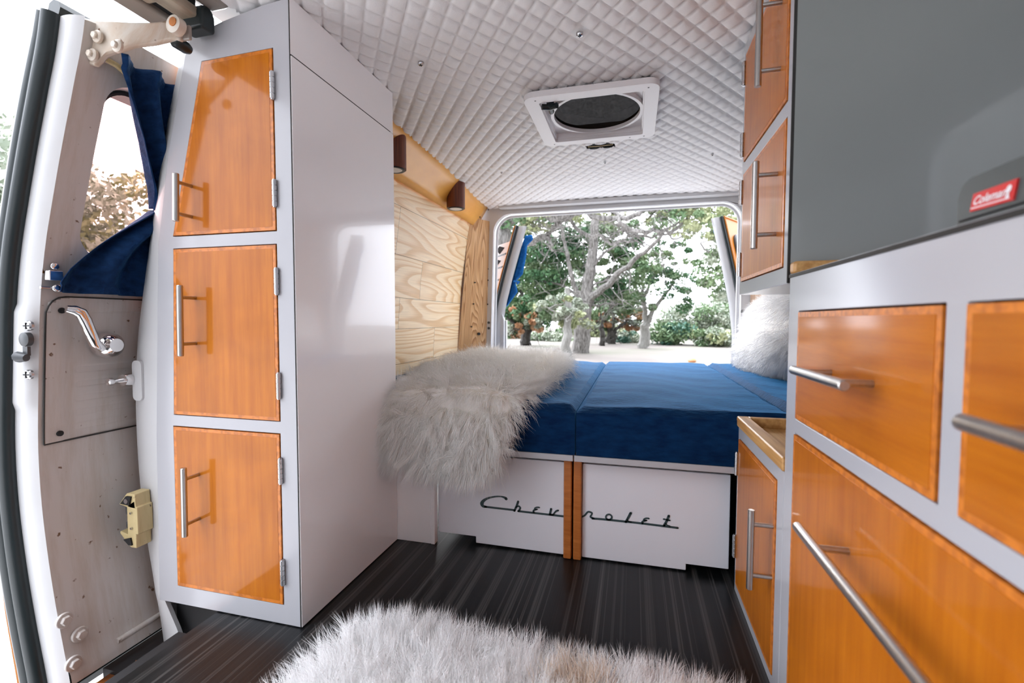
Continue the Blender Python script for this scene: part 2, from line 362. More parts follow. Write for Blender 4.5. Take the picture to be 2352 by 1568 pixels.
# pine wall, leaning in towards the roof:  x at height z
def wall_x(z): return interp(z, [(.35, -1.035), (.55, -1.03), (.9, -1.005), (1.30, -.95)])
wb = MB(); uv = []
def plank(bld, y0, y1, z0, z1, xf, th=.012, uvr=None, gap=.0008):
    n = 6; off = (random.uniform(0, 50), random.uniform(0, 50))
    y0 += gap; y1 -= gap; z0 += gap; z1 -= gap
    vs = []; 
    for k in range(n + 1):
        z = z0 + (z1 - z0) * k / n
        vs += [(xf(z), y0, z), (xf(z), y1, z)]
    base = len(bld.v); bld.v += vs
    for k in range(n):
        bld.f.append([base + 2 * k, base + 2 * k + 1, base + 2 * k + 3, base + 2 * k + 2]); bld.m.append(0)
        for (yy, zz) in ((y0, k), (y1, k), (y1, k + 1), (y0, k + 1)):
            uvr += [z0 + (z1 - z0) * zz / n + off[0], yy + off[1]]
rows = [(1.17, 1.31, [1.25, 2.66]), (1.02, 1.17, [1.25, 1.80, 2.66]), (.87, 1.02, [1.25, 2.0, 2.66]), (.72, .87, [1.25, 1.78, 2.30, 2.66]), (.57, .72, [1.25, 1.95, 2.66]), (.42, .57, [1.25, 1.6, 2.25, 2.66])]
rows = [(1.185, 1.31, [1.25, 2.66]), (.985, 1.185, [1.25, 1.83, 2.66]), (.80, .985, [1.25, 1.79, 2.10, 2.66]), (.66, .80, [1.25, 1.90, 2.66]), (.50, .66, [1.25, 1.70, 2.3, 2.66]), (.30, .50, [1.25, 2.66])]
for z0, z1, ys in rows:
    for a, b in zip(ys, ys[1:]): plank(wb, a, b, z0, z1, wall_x, uvr=uv)
wb.uv = uv; wl = wb.build('wall_left', M['pine'], recalc=False); tag(wl, 'pale pine board wall behind the bed', kind='structure')
bb = MB(); bb.grid(2, 8, lambda u, v: (wall_x(.3 + v * 1.02) - .004, 1.2 + u * 1.47, .3 + v * 1.02)); bb.build('backing', M['dark_gap'], wl)
# amber soffit panel between wall and ceiling
def soff_top(y): return interp(y, [(1.2, -.80), (1.54, -.816), (2.0, -.826), (2.55, -.866), (2.8, -.888)])
sb = MB(); sb.grid(30, 4, lambda u, v: ((1 - v) * (-.945) + v * soff_top(1.2 + 1.6 * u) if u < .999 else (1 - v) * (-.945) + v * soff_top(2.8), 1.2 + 1.6 * u * (1 - .03 * (1 - v)), 1.275 + .125 * v))
sf = sb.build('trim_2', M['soffit'], smooth=True); sf.modifiers.new('s', 'SOLIDIFY').thickness = .006
tag(sf, 'amber varnished panel between pine wall and ceiling', kind='structure')
db = MB()
for y, t in ((1.93, .45), (2.70, .40), (2.74, .8)):
    p = Vector((-.945 + t * .10, y, 1.275 + t * .125)); db.lathe(p + Vector((.004, 0, -.004)), [(.004, -.002), (.004, .002)], n=10)
o = db.build('nail_hole', M['black'], sf)
# pine corner post, turned to the bed
def board(name, a, b, z0, z1, material, lab, ztop=None, topin=0.0):
    """upright board from plan point a to b"""
    bld = MB(); off = random.uniform(0, 40); uv = []; n = 10; w = math.dist(a, b)
    for k in range(n + 1):
        z = z0 + (z1 - z0) * k / n
        s_ = topin * max(0, (z - .5)) 
        bld.v += [(a[0] + s_, a[1], z), (b[0] + s_ * .3, b[1], z)]
    for k in range(n):
        bld.f.append([2 * k, 2 * k + 1, 2 * k + 3, 2 * k + 2]); bld.m.append(0)
        for (q, kk) in ((0, k), (w, k), (w, k + 1), (0, k + 1)): uv += [q + off, z0 + (z1 - z0) * kk / n + off]
    bld.uv = uv; o = bld.build(name, material, recalc=False); tag(o, lab, kind='structure'); return o
post = board('trim_3', (-1.03, 2.655), (-.895, 2.80), .3, 1.315, M['pine_post'], 'golden pine board upright in the rear left corner', topin=.095)
kb = MB()
for z, t in ((.93, .42), (.80, .42), (.66, .40), (.615, .66)):
    p = Vector((-1.03 + .145 * t + .07 * max(0, z - .5), 2.655 + .145 * t, z)); kb.cyl(p + Vector((.003, -.003, 0)), p + Vector((-.003, .003, 0)), .004 if z != .615 else .009, 10)
kb.build('knot', M['black'], post)
board('trim_4', (.78, 2.60), (.618, 2.795), .3, 1.36, M['pine_pink'], 'pinkish pine board upright in the rear right corner')

# rear white frame with the door opening
zt = 1.352
opening = rrect(-.868, .572, .28, zt, [.10, .10, .02, .02], 8)
op = []
for x, z in opening:
    if z > 1.0: z = z + .014 * (1 - ((x + .13) / .7) ** 2)
    if x < -.4: x += .0 if z < .9 else .025 * (z - .9) / .4
    op.append((x, z))
top = []
rbk = MB(); rbk.prism([[(-1.08, -.1), (.95, -.1), (.95, 1.2), (.80, 1.47), (-.95, 1.47), (-1.12, 1.0)], op], 'y', 2.80, 2.835)
rw = rbk.build('wall_rear', M['body_white'], bevel=.006, seg=2); tag(rw, 'white painted van rear frame around the door opening', kind='structure')
# inner lip of the opening
lp = MB(); lip = [Vector((x * .992 - .001, 2.85, z - .006)) for x, z in op]
lp.tube(lip + [lip[0], lip[1]], .011, 8, False); lp.build('flange', M['body_white'], rw, smooth=True)
hb = MB(); hb.box(-.80, .56, 2.74, 2.80, 1.378, 1.402); hb.build('header', M['body_white'], rw, bevel=.006)
gb = MB()
for x, z in ((-.884, 1.30), (-.882, 1.02), (-.882, .95), (-.884, .80), (.598, .72)): gb.cyl((x, 2.797, z), (x, 2.803, z), .0045, 8)
gb.build('screw_hole', M['black'], rw)
gb = MB()
for z in (.685, .65): gb.cyl((-.877, 2.796, z), (-.877, 2.803, z), .008, 12)
for z in (.75, .71): gb.cyl((.583, 2.796, z), (.583, 2.803, z), .011, 12)
gb.build('plug', M['rubber_grey'], rw)

# right wall of the van with a small side window by the counter
rwb = MB(); rwb.prism([rect(-2.0, 2.80, -.1, 1.50), rrect(.28, .62, .93, 1.20, .03, 4), rrect(-1.75, -.75, .75, 1.22, .06, 4)], 'x', .80, .83)
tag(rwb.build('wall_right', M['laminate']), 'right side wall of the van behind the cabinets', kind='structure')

# unseen driver's end, added to cut front light: windscreen wall and side wall
fwb = MB(); fwb.prism([rect(-1.08, .83, -.1, 1.50), rrect(-.98, .74, .72, 1.28, .08, 5)], 'y', -2.0, -1.96)
tag(fwb.build('wall_front', M['body_white']), 'unseen white front wall around the windscreen opening, added to cut front light', kind='structure')
fwb = MB(); fwb.prism([rect(-1.98, -.50, -.1, 1.50), rrect(-1.75, -.75, .75, 1.22, .06, 4)], 'x', -1.08, -1.05)
tag(fwb.build('trim_6', M['body_white']), 'unseen white side wall forward of the sliding door opening, added to cut front light', kind='structure')

# ---------------- body side, pillar
OUT = [(-.16, -1.16), (.032, -1.196), (.20, -1.225), (.403, -1.237), (.571, -1.232), (.737, -1.207), (.856, -1.174), (.972, -1.155), (1.256, -1.081), (1.325, -1.065), (1.36, -1.03)]
INN = [(-.095, -1.087), (0.0, -1.138), (.416, -1.131), (.736, -1.114), (.881, -1.105), (1.093, -1.066), (1.313, -1.006), (1.345, -.985)]
def out_x(z): return sinterp(z, OUT)
pb = MB(); zs = [-.15 + 1.51 * k / 40 for k in range(41)]
def pillar_pt(u, v):
    z = -.15 + 1.51 * v
    xo = sinterp(z, OUT); xi = interp(z, INN)
    if u <= .5: x = xo + (xi - xo) * u * 2; y = .888 + .020 * (1 - math.sin(min(1, u * 2.2) * math.pi / 2)) ** 1.3
    else: x = xi + .0; y = .888 + (u - .5) * .02
    return (x, y, z)
pb.grid(16, 60, pillar_pt)
# return of the pillar running outwards behind its front face
pb.grid(2, 60, lambda u, v: (sinterp(-.15 + 1.51 * v, OUT), .908 + .30 * u, -.15 + 1.51 * v))
pil = pb.build('wall_left_pillar', M['body_white'], smooth=True); tag(pil, 'white painted body pillar between sliding door and tall cabinet', kind='structure')
sk = MB(); sk.grid(3, 40, lambda u, v: (sinterp(-.15 + 1.51 * v, OUT) - .0015, .925 + 1.91 * u, -.15 + 1.51 * v))
o = sk.build('outer_skin', M['orange'], pil, smooth=True)
# raised pad with the door dowel
pdb = MB(); pdb.prism([rrect(-1.214, -1.184, .497, .598, .012, 5)], 'y', .8865, .895); pdb.build('pad', M['body_white'], pil, bevel=.004)
dw = MB(); dw.lathe((-1.222, .882, .55), [(.014, -.012), (.016, -.004), (.016, .012)], 'y', 20); dw.lathe((-1.222, .862, .55), [(.004, -.028), (.0085, -.026), (.009, -.018), (.005, -.012), (.005, .01)], 'y', 14)
dw.build('dowel', M['chrome'], pil, smooth=True)
# cream striker
st = MB()
st.prism([[(-1.222, .245), (-1.196, .275), (-1.170, .275), (-1.168, .243), (-1.163, .243), (-1.163, .175), (-1.170, .175), (-1.170, .140), (-1.188, .140), (-1.222, .172), (-1.222, .178), (-1.197, .172), (-1.197, .240)],
          ], 'y', .850, .888)
stk = st.build('striker', M['cream'], pil, bevel=.003); stk['label'] = 'aged cream plastic door striker'
st = MB(); st.prism([[(-1.212, .249), (-1.194, .269), (-1.178, .269), (-1.184, .247)]], 'y', .846, .852); st.prism([[(-1.206, .160), (-1.190, .148), (-1.180, .148), (-1.184, .166)]], 'y', .846, .852)
st.build('striker_pocket', M['black'], pil)
st = MB(); st.lathe((-1.19, .846, .258), [(.006, -.003), (.006, .003)], 'y', 12); st.lathe((-1.181, .848, .228), [(.0028, -.002), (.0028, .003)], 'y', 8); st.lathe((-1.181, .848, .190), [(.0028, -.002), (.0028, .003)], 'y', 8)
st.build('striker_screw', M['screw'], pil)
st = MB(); st.tube([(-1.217, .866, .236), (-1.205, .866, .224), (-1.198, .866, .214)], [.004, .011, .008], 10); st.tube([(-1.217, .866, .182), (-1.205, .866, .194), (-1.198, .866, .204)], [.004, .011, .008], 10)
st.build('striker_buffer', M['rubber_grey'], pil, smooth=True)

# ---------------- side door header: rails along the roof
hd = MB(); hd.box(-1.075, -1.02, -.5, .90, 1.372, 1.43); r1 = hd.build('trim_5', M['roof_metal'], bevel=.008); tag(r1, 'grey brown roof edge over the side door', kind='structure')
hd = MB(); hd.box(-1.02, -.962, -.9, .868, 1.385, 1.43); hd.build('track_channel', M['black'], r1)
hd = MB(); hd.box(-.962, -.918, -.9, .835, 1.352, 1.375); hd.box(-1.012, -.985, -.9, .80, 1.372, 1.382); hd.build('track_rail', M['rail_paint'], r1, bevel=.005)
hd = MB(); hd.box(-.918, -.865, -.9, .868, 1.38, 1.43); hd.build('inner_rail', M['roof_metal'], r1, bevel=.01)
hd = MB(); hd.tube([(-.968, .845, 1.366), (-.905, .848, 1.366)], .017, 14); hd.box(-.965, -.905, .83, .866, 1.33, 1.372); hd.build('end_stop', M['rubber'], r1, bevel=.007)

# ================================================================== SLIDING DOOR
DI = [(-.17, -1.19), (-.09, -1.212), (.152, -1.258), (.366, -1.278), (.49, -1.270), (.795, -1.243), (.90, -1.214), (1.12, -1.146), (1.23, -1.105), (1.29, -1.088), (1.33, -1.07)]
DO = [(-.17, -1.35), (-.137, -1.352), (-.02, -1.388), (.235, -1.405), (.674, -1.368), (.828, -1.33), (1.075, -1.26), (1.25, -1.197), (1.33, -1.165), (1.36, -1.15)]
def di(z): return sinterp(z, DI)
def do(z): return sinterp(z, DO)
def door_hit(u, v, off=0.0):
    X = -1.25
    for _ in range(12):
        p = at(u, v, 'x', X); X = di(p.z) + off
    return at(u, v, 'x', X)
DY0, DY1, DZ0, DZ1 = .725, 1.75, -.115, 1.315
door = empty('door_1', (-1.25, .9, -.12), 'stained white sliding side door, slid back outside the pillar', 'door', kind='structure')
WY0, WY1, WZ0, WZ1 = .785, 1.42, .845, 1.225
inner = rrect(WY0, WY1, WZ0, WZ1, .055, 9)
nI = len(inner); cxw, czw = (WY0 + WY1) / 2, (WZ0 + WZ1) / 2
def to_outer(p):
    dx, dz = p[0] - cxw, p[1] - czw
    best = 1e9
    if dx > 0: best = min(best, (DY1 - cxw) / dx)
    if dx < 0: best = min(best, (DY0 - cxw) / dx)
    if dz > 0: best = min(best, (DZ1 - czw) / dz)
    if dz < 0: best = min(best, (DZ0 - czw) / dz)
    return (cxw + dx * best, czw + dz * best)
# inner panel: grid with the window cut out by a ring
ip = MB()
def ringed(bld, ring0, ring1, xf, steps, mi=0):
    n = len(ring0); vs = []
    for k in range(steps + 1):
        for a, b in zip(ring0, ring1):
            y = a[0] + (b[0] - a[0]) * k / steps; z = a[1] + (b[1] - a[1]) * k / steps
            vs.append((xf(z), y, z))
    bld.add(vs, [(k * n + i, k * n + (i + 1) % n, (k + 1) * n + (i + 1) % n, (k + 1) * n + i) for k in range(steps) for i in range(n)], mi)
def dense(loop, m=4):
    out = []
    for i, p in enumerate(loop):
        q = loop[(i + 1) % len(loop)]; d = math.dist(p, q); k = max(1, int(d / .03))
        for j in range(k): out.append((p[0] + (q[0] - p[0]) * j / k, p[1] + (q[1] - p[1]) * j / k))
    return out
inner_d = dense(inner)
upper = rrect(DY0, DY1, .80, DZ1, .002, 1)
def clampout(p):
    dx, dz = p[0] - cxw, p[1] - czw; c = []
    if dx > 0: c.append((DY1 - cxw) / dx)
    if dx < 0: c.append((DY0 - cxw) / dx)
    if dz > 0: c.append((DZ1 - czw) / dz)
    if dz < 0: c.append((.80 - czw) / dz)
    t = min(c); return (cxw + dx * t, czw + dz * t)
outer_d = [clampout(p) for p in inner_d]
ringed(ip, inner_d, outer_d, di, 4)
ip.grid(30, 44, lambda u, v: (di(DZ0 + (.80 - DZ0) * v) + (.006 if (DZ0 + (.80 - DZ0) * v) < -.085 else 0), DY0 + (DY1 - DY0) * u, DZ0 + (.80 - DZ0) * v))
# window reveal going outwards
ringed(ip, inner_d, inner_d, di, 1)
n = len(inner_d); base = len(ip.v)
ip.v += [(di(z), y, z) for y, z in inner_d] + [(di(z) - .035, y + (cxw - y) * .012, z + (czw - z) * .02) for y, z in inner_d]
for i in range(n): ip.f.append([base + i, base + (i + 1) % n, base + n + (i + 1) % n, base + n + i]); ip.m.append(0)
ip.build('inner_panel', M['door_paint'], door, smooth=True, recalc=False)
gk = MB(); gk.tube([(di(z) - .030, y + (cxw - y) * .015, z + (czw - z) * .025) for y, z in inner_d + inner_d[:2]], .008, 8, False); gk.build('window_gasket', M['rubber'], door, smooth=True)
gk = MB(); gk.add([(di(z) - .03, y, z) for y, z in inner_d] + [(do(z) + .0015, y, z) for y, z in inner_d], [(i, (i + 1) % n, n + (i + 1) % n, n + i) for i in range(n)]); gk.build('window_channel', M['rubber'], door, smooth=True)
gl = MB(); gl.grid(20, 14, lambda u, v: (di(WZ0 - .02 + (WZ1 - WZ0 + .04) * v) - .032, WY0 - .02 + (WY1 - WY0 + .04) * u, WZ0 - .02 + (WZ1 - WZ0 + .04) * v)); gl.build('window_glass', M['pink_glass'], door, smooth=True)
# outer skin with the same window hole
os_ = MB(); ringed(os_, inner_d, outer_d, do, 4); os_.grid(4, 30, lambda u, v: (do(DZ0 - .02 + (.82 - DZ0) * v), DY0 + .01 + (DY1 - DY0 - .01) * u, DZ0 - .02 + (.82 - DZ0) * v))
os_.build('outer_skin', M['orange'], door, smooth=True, recalc=False)
# leading edge: white flange, two ridged rubber seal, orange lip
N = 60; zz = [DZ0 - .03 + (DZ1 + .035 - DZ0) * k / N for k in range(N + 1)]
fe = MB()
def edge_pt(u, v):
    z = DZ0 - .02 + (DZ1 + .02 - DZ0) * v; a, b = di(z), do(z); w = a - .052
    return (a + (w - a) * u, DY0 - .012 * math.sin(min(1, u * 1.6) * math.pi / 2) - (.005 if .50 < z < .72 else 0) * min(1, u * 4), z)
fe.grid(8, 80, edge_pt); fe.grid(2, 60, lambda u, v: (di(DZ0 + (DZ1 - DZ0) * v) - .052 - .06 * u, DY0 - .012 + .02 * u, DZ0 + (DZ1 - DZ0) * v))
fe.build('front_edge', M['body_white'], door, smooth=True)
se = MB()
for off, r_, yo in ((-.066, .017, -.018), (-.095, .020, -.014), (-.116, .014, -.004)):
    se.tube([(max(di(z) + off, do(z) + .010), DY0 + yo, z) for z in zz], r_, 10)
se.tube([(di(DZ1) - .07, DY0 - .01 + k * .1, DZ1 + .02) for k in range(10)], .018, 8)
se.tube([(di(DZ0) - .06, DY0 - .01 + k * .1, DZ0 - .03) for k in range(10)], .028, 8)
se.build('seal', M['rubber'], door, smooth=True)
lp = MB(); lp.tube([(do(z) - .002, DY0 - .002, z) for z in zz], .006, 8); lp.build('outer_lip', M['orange'], door, smooth=True)
# lock plate hardware on the edge
def edge_at(u, v):
    return at(u, v, 'y', DY0 - .018)
hw = MB()
for (u, v) in ((66, 748), (66, 860)):
    p = edge_at(u, v); hw.lathe(p, [(.0105, .004), (.011, -.001), (.009, -.004), (.004, -.005)], 'y', 16)
    for an in (0, math.pi / 2):
        hw.box(p.x - .006 * math.cos(an) - .0012, p.x + .006 * math.cos(an) + .0012, p.y - .0062, p.y - .004, p.z - .006 * math.sin(an) - .0012, p.z + .006 * math.sin(an) + .0012, 1)
hw.build('edge_screw', [M['screw'], M['black']], door, smooth=True)
hw = MB(); p = edge_at(62, 779); hw.lathe(p, [(.015, .004), (.015, -.006), (.011, -.008)], 'y', 18)
p = edge_at(60, 825); hw.tube([p + Vector((-.014, -.002, -.002)), p + Vector((-.004, -.010, .006)), p + Vector((.012, -.006, .004))], [.006, .012, .008], 10)
hw.box(p.x - .002, p.x + .012, p.y - .004, p.y + .002, p.z + .008, p.z + .028)
hw.build('latch', M['rubber_grey'], door, smooth=True)
# access panel with pressed ribs
a0 = door_hit(105, 680); a1 = door_hit(105, 1020)
PY0, PY1, PZ0, PZ1 = a0.y, 1.5, a1.z, a0.z
def panel_x(y, z):
    h = .004
    ey, ez = y - PY0, min(PZ1 - z, z - PZ0)
    cr = .035
    if ey < cr and PZ1 - z < cr and math.hypot(cr - ey, cr - (PZ1 - z)) > cr: h = -.004
    if ey > .042 and z < PZ1 - .03:
        h -= .003
        if z < .60 and ey > .06:
            k = ((.60 - z) / .034) % 1.0
            h -= .0035 * math.exp(-((k - .5) / .17) ** 2)
    return di(z) + h
apn = MB(); apn.grid(90, 100, lambda u, v: (panel_x(PY0 + (PY1 - PY0) * u, PZ0 + (PZ1 - PZ0) * v), PY0 + (PY1 - PY0) * u, PZ0 + (PZ1 - PZ0) * v))
apn.build('access_panel', M['door_paint'], door, smooth=True, solid=.0)
sm = MB(); sm.tube([(di(z) + .003, PY0, z) for z in [PZ0 + (PZ1 - .035 - PZ0) * k / 10 for k in range(11)]] + [(di(PZ1) + .003, PY0 + .035 * (1 - math.cos(a)), PZ1 - .035 + .035 * math.sin(a)) for a in (.4, .8, 1.2, 1.57)] + [(di(PZ1) + .003, 1.5, PZ1)], .0018, 6)
sm.tube([(di(PZ0) + .003, PY0, PZ0), (di(PZ0) + .003, 1.5, PZ0)], .002, 6); sm.build('panel_seam', M['dark_gap'], door)
hl = MB()
for u, v in ((142, 713), (138, 995)):
    p = door_hit(u, v, .006); hl.lathe(p, [(.0065, -.002), (.0065, .002)], 'x', 12)
hl.build('panel_hole', M['black'], door)
# crank handle
c0 = door_hit(243, 792, .012); c1 = door_hit(150, 712, .05); cm = door_hit(187, 722, .05)
ch = MB(); ch.lathe(c0, [(.030, -.008), (.031, .008), (.028, .022), (.020, .030), (.016, .036)], 'x', 28)
def P(u, v, o_): return door_hit(u, v, o_)
ch.tube([P(232, 800, .045), P(217, 787, .052), P(207, 762, .055), P(195, 735, .055), P(185, 718, .054), P(170, 712, .05), P(152, 709, .046)], [.011, .012, .0115, .0125, .0125, .011, .008], 14)
o = ch.build('crank_handle', M['chrome'], door, smooth=True); o['label'] = 'shiny chrome lever handle'
# rubbing strip and hem at the bottom
bt = MB(); bt.tube([(di(-.075) + .004, DY0 + .10 + .1 * k, -.084) for k in range(9)], .007, 10); bt.build('hem', M['door_paint'], door, smooth=True)
# hex bolts
for (u, v) in ((147, 1424), (183, 1456), (168, 1523)):
    p = door_hit(u, v, .004); b_ = MB(); b_.lathe(p, [(.0165, -.002), (.0165, .003), (.0155, .004)], 'x', 20); b_.lathe(p, [(.0105, .003), (.0105, .010), (.009, .0115)], 'x', 6)
    b_.build('bolt', M['door_paint'], door, smooth=True)
# upper roller arm
arm = MB()
path = [(183, 100, .74), (230, 82, .745), (300, 80, .76), (360, 82, .785), (400, 72, .80), (420, 62, .805)]
top = [(176, 38), (215, 44), (300, 50), (345, 50), (372, 48), (392, 38), (418, 62)]
bot = [(176, 138), (215, 150), (238, 126), (300, 106), (350, 100), (385, 92), (412, 92)]
ys = [.742, .744, .75, .765, .78, .795, .805]
front = [at(u, v, 'y', y) for (u, v), y in zip(top, ys)]; low = [at(u, v, 'y', y) for (u, v), y in zip(bot, ys)]
vs = front + low + [p + Vector((0, .012, 0)) for p in front] + [p + Vector((0, .012, 0)) for p in low]; n = 7; fs = []
for i in range(n - 1):
    fs += [(i, i + 1, n + i + 1, n + i), (2 * n + i, 3 * n + i, 3 * n + i + 1, 2 * n + i + 1), (i, 2 * n + i, 2 * n + i + 1, i + 1), (n + i, n + i + 1, 3 * n + i + 1, 3 * n + i)]
fs += [(0, n, 3 * n, 2 * n), (n - 1, 3 * n - 1, 4 * n - 1, 2 * n - 1)]
arm.add(vs, fs); arm_o = subroot(arm.build('roller_arm', M['arm_paint'], door, bevel=.004, seg=3), door); arm_o['label'] = 'scuffed cream painted upper arm with rusty edge'
for (u, v) in ((224, 84), (270, 106), (213, 126)):
    p = at(u, v, 'y', .741); b_ = MB(); b_.lathe(p, [(.0125, .003), (.0125, -.002), (.010, -.004)], 'y', 18); b_.lathe(p, [(.0075, -.003), (.0075, -.008), (.006, -.0095)], 'y', 6)
    b_.build('bolt', M['arm_paint'], arm_o, smooth=True)
p = at(403, 58, 'y', .79); b_ = MB(); b_.lathe(p, [(.018, .01), (.018, -.006), (.012, -.008)], 'y', 20); b_.build('roller', M['arm_paint'], arm_o, smooth=True); b_ = MB(); b_.lathe(p + Vector((.003, -.008, .002)), [(.009, .001), (.009, -.0015)], 'y', 16); b_.build('roller_hole', M['rust'], arm_o)
p = at(428, 80, 'y', .815); b_ = MB(); b_.box(p.x - .012, p.x + .012, p.y - .004, p.y + .004, p.z - .012, p.z + .018); b_.build('roller_plate', M['roof_metal'], arm_o, bevel=.003)
p = at(414, 102, 'y', .82); b_ = MB(); b_.lathe(p, [(.009, .022), (.013, .012), (.013, -.012), (.010, -.016)], 'y', 18); b_.build('bumper', M['rubber'], arm_o, smooth=True)
# lower roller arm, rusty
la = MB(); la.tube([(-1.16, .73, -.13), (-1.09, .70, -.11), (-1.03, .69, -.055), (-.985, .69, -.045)], [.03, .022, .014, .012], 12, flat=.6); la.box(-1.20, -1.10, .66, .80, -.165, -.145)
la.tube([(-1.17, .83, -.14), (-1.13, .87, -.21), (-1.08, .90, -.15)], [.012, .02, .01], 8)
la.build('lower_arm', M['rust'], door, smooth=True)
# black bar below the door
ub = MB(); ub.box(-1.22, -1.16, .80, 1.6, -.175, -.135); ub.build('underside', M['black'], door)

# ------------------------------------------------ side curtain, tied at its waist
ct = empty('curtain', (-1.18, 1.0, .77), 'navy curtain tied at the waist over the sliding door window', 'curtain')
pTL = door_hit(270, 128, .03); pW = door_hit(344, 484, .04); pBL = door_hit(136, 648, .03)
YC = 1.03
Ltop = [(0, pTL.y - .006), (.10, pTL.y - .002), (.5, door_hit(298, 360, .03).y + .003), (.85, pW.y - .012), (1.0, pW.y)]
def cur(z0, z1, ybnd, ph, nf, right):
    g = MB()
    def fn(u, v):
        yl = sinterp(v, ybnd) if False else interp(v, ybnd); yr = interp(v, right)
        y = yl + (yr - yl) * u; z = z0 + (z1 - z0) * v
        z += (.012 * math.sin(u * 9) * v)
        w = (yr - yl); amp = .019 + .008 * v
        hdr = .006 * math.sin(u * 95 + 1) if v < .07 else 0
        x = di(z) + .036 + amp * math.sin(u * nf + ph + 1.3 * math.sin(v * 3 + u * 4)) + .012 * math.sin(math.pi * u) * v + hdr
        return (x, y, z)
    g.grid(70, 44, fn); return g
cur(pTL.z, pW.z, Ltop, .4, 44, [(0, 1.30), (.5, 1.16), (1, 1.06)]).build('upper_drape', M['curtain'], ct, smooth=True, solid=.002)
Lb = [(0, pBL.y - .014), (.10, pBL.y - .010), (.25, door_hit(150, 612, .03).y + .002), (.55, door_hit(228, 556, .03).y), (1.0, pW.y + .002)]
cur(pBL.z - .022, pW.z - .004, Lb, 1.9, 30, [(0, 1.34), (.5, 1.15), (1, 1.06)]).build('lower_drape', M['curtain'], ct, smooth=True, solid=.002)
g = MB(); g.tube([(pW.x + .005, 1.00, pW.z + .0), (pW.x + .005, 1.05, pW.z)], .03, 12); g.build('tie', M['curtain'], ct, smooth=True)
for pp, dy in ((pBL, .02), (pTL, .012)):
    rd = MB(); rd.tube([(di(pp.z) + .006, pp.y - dy, pp.z - .012), (di(pp.z) + .004, 1.36, pp.z - .012)], .003, 8); rd.build('curtain_wire', M['screw'], ct)
br = MB(); p = door_hit(120, 634, .006)
br.box(p.x - .004, p.x + .012, p.y - .012, p.y + .014, p.z - .010, p.z + .012); br.lathe(p + Vector((0, .004, .022)), [(.009, -.002), (.009, .004), (.005, .007)], 'x', 14); br.lathe(p + Vector((0, .006, -.026)), [(.009, -.002), (.009, .004), (.005, .007)], 'x', 14)
br.build('bracket', M['chrome'], ct, bevel=.002)
br = MB(); p = door_hit(262, 150, .008); br.tube([p + Vector((0, -.03, .004)), p + Vector((.006, 0, 0)), p + Vector((.006, .02, -.008))], .006, 8); br.build('bracket', M['cream'], ct, smooth=True)

# ================================================================== TALL CABINET
FY = .875
tc = empty('tall_cabinet', (-.93, 1.1, 0), 'tall white cabinet with three amber doors beside the sliding door', 'cabinet')
prof = [(-.722, .002), (-1.134, .002), (-1.127, .416), (-1.110, .736), (-1.101, .881), (-1.062, 1.093), (-1.004, 1.308), (-.985, 1.345), (-.90, 1.365), (-.79, 1.383), (-.722, 1.388)]
doorsL = [[(-1.056, .896), (-.764, .896), (-.764, 1.290), (-.957, 1.287)], [(-1.057, .471), (-.765, .471), (-.765, .868), (-1.056, .868)], [(-1.075, .047), (-.766, .047), (-.766, .444), (-1.073, .444)]]
doorsL[1][0] = (-1.070, .471)
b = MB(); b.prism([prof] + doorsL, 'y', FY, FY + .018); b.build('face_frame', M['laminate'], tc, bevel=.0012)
b = MB(); b.prism([prof], 'y', FY + .022, 1.316); b.build('carcass', M['dark_gap'], tc)
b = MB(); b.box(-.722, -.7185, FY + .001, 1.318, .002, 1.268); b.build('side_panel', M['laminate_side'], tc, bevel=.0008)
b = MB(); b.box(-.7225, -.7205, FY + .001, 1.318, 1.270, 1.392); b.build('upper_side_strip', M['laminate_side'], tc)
b = MB(); b.box(-.7222, -.7208, FY - .0008, FY + .002, .002, 1.39); b.box(-.7205, -.719, FY + .001, 1.30, 1.2675, 1.2705); b.build('corner_line', M['dark_gap'], tc)

def inset(poly, d):
    c = Vector((sum(p[0] for p in poly) / len(poly), sum(p[1] for p in poly) / len(poly))); n = len(poly); out = []
    area = sum(poly[i][0] * poly[(i + 1) % n][1] - poly[(i + 1) % n][0] * poly[i][1] for i in range(n)); sgn = 1 if area > 0 else -1
    L_ = []
    for i in range(n):
        a, b_ = Vector(poly[i]), Vector(poly[(i + 1) % n]); t = (b_ - a).normalized(); nn = Vector((-t.y, t.x)) * sgn; L_.append((a + nn * d, t))
    for i in range(n):
        (p, r_), (q, s_) = L_[i - 1], L_[i]; cr = r_.x * s_.y - r_.y * s_.x
        t = ((q - p).x * s_.y - (q - p).y * s_.x) / cr; out.append(tuple(p + r_ * t))
    return out
def door_slab(poly, axis, face, depth, root, material, nm='door', proud=.0015):
    """slab standing a little proud of the frame; rim of darker veneer"""
    P1 = inset(poly, .0022); P2 = inset(poly, .010); sg = 1 if axis == 'y' else 1
    b_ = MB(); b_.prism([P1], axis, face - proud, face + depth, 1)
    b_.prism([P2], axis, face - proud - .0004, face - proud + .001, 0)
    return b_.build(nm, [material, M['amber_rim']], root)
def bar_handle(root, p0, p1, to, posts, org, r=.0062, pr=.0042):
    """bar from p0 to p1, posts at fractions along it reaching out by vector to"""
    p0, p1, to = Vector(p0), Vector(p1), Vector(to); b_ = MB(); d = (p1 - p0).normalized()
    b_.tube([p0, p0 + d * .0012, p1 - d * .0012, p1], [r - .001, r, r, r - .001], 20)
    for t in posts: q = p0 + (p1 - p0) * t; b_.cyl(q, q + to, pr, 14)
    return b_.build('handle', M['steel'], root, smooth=True)
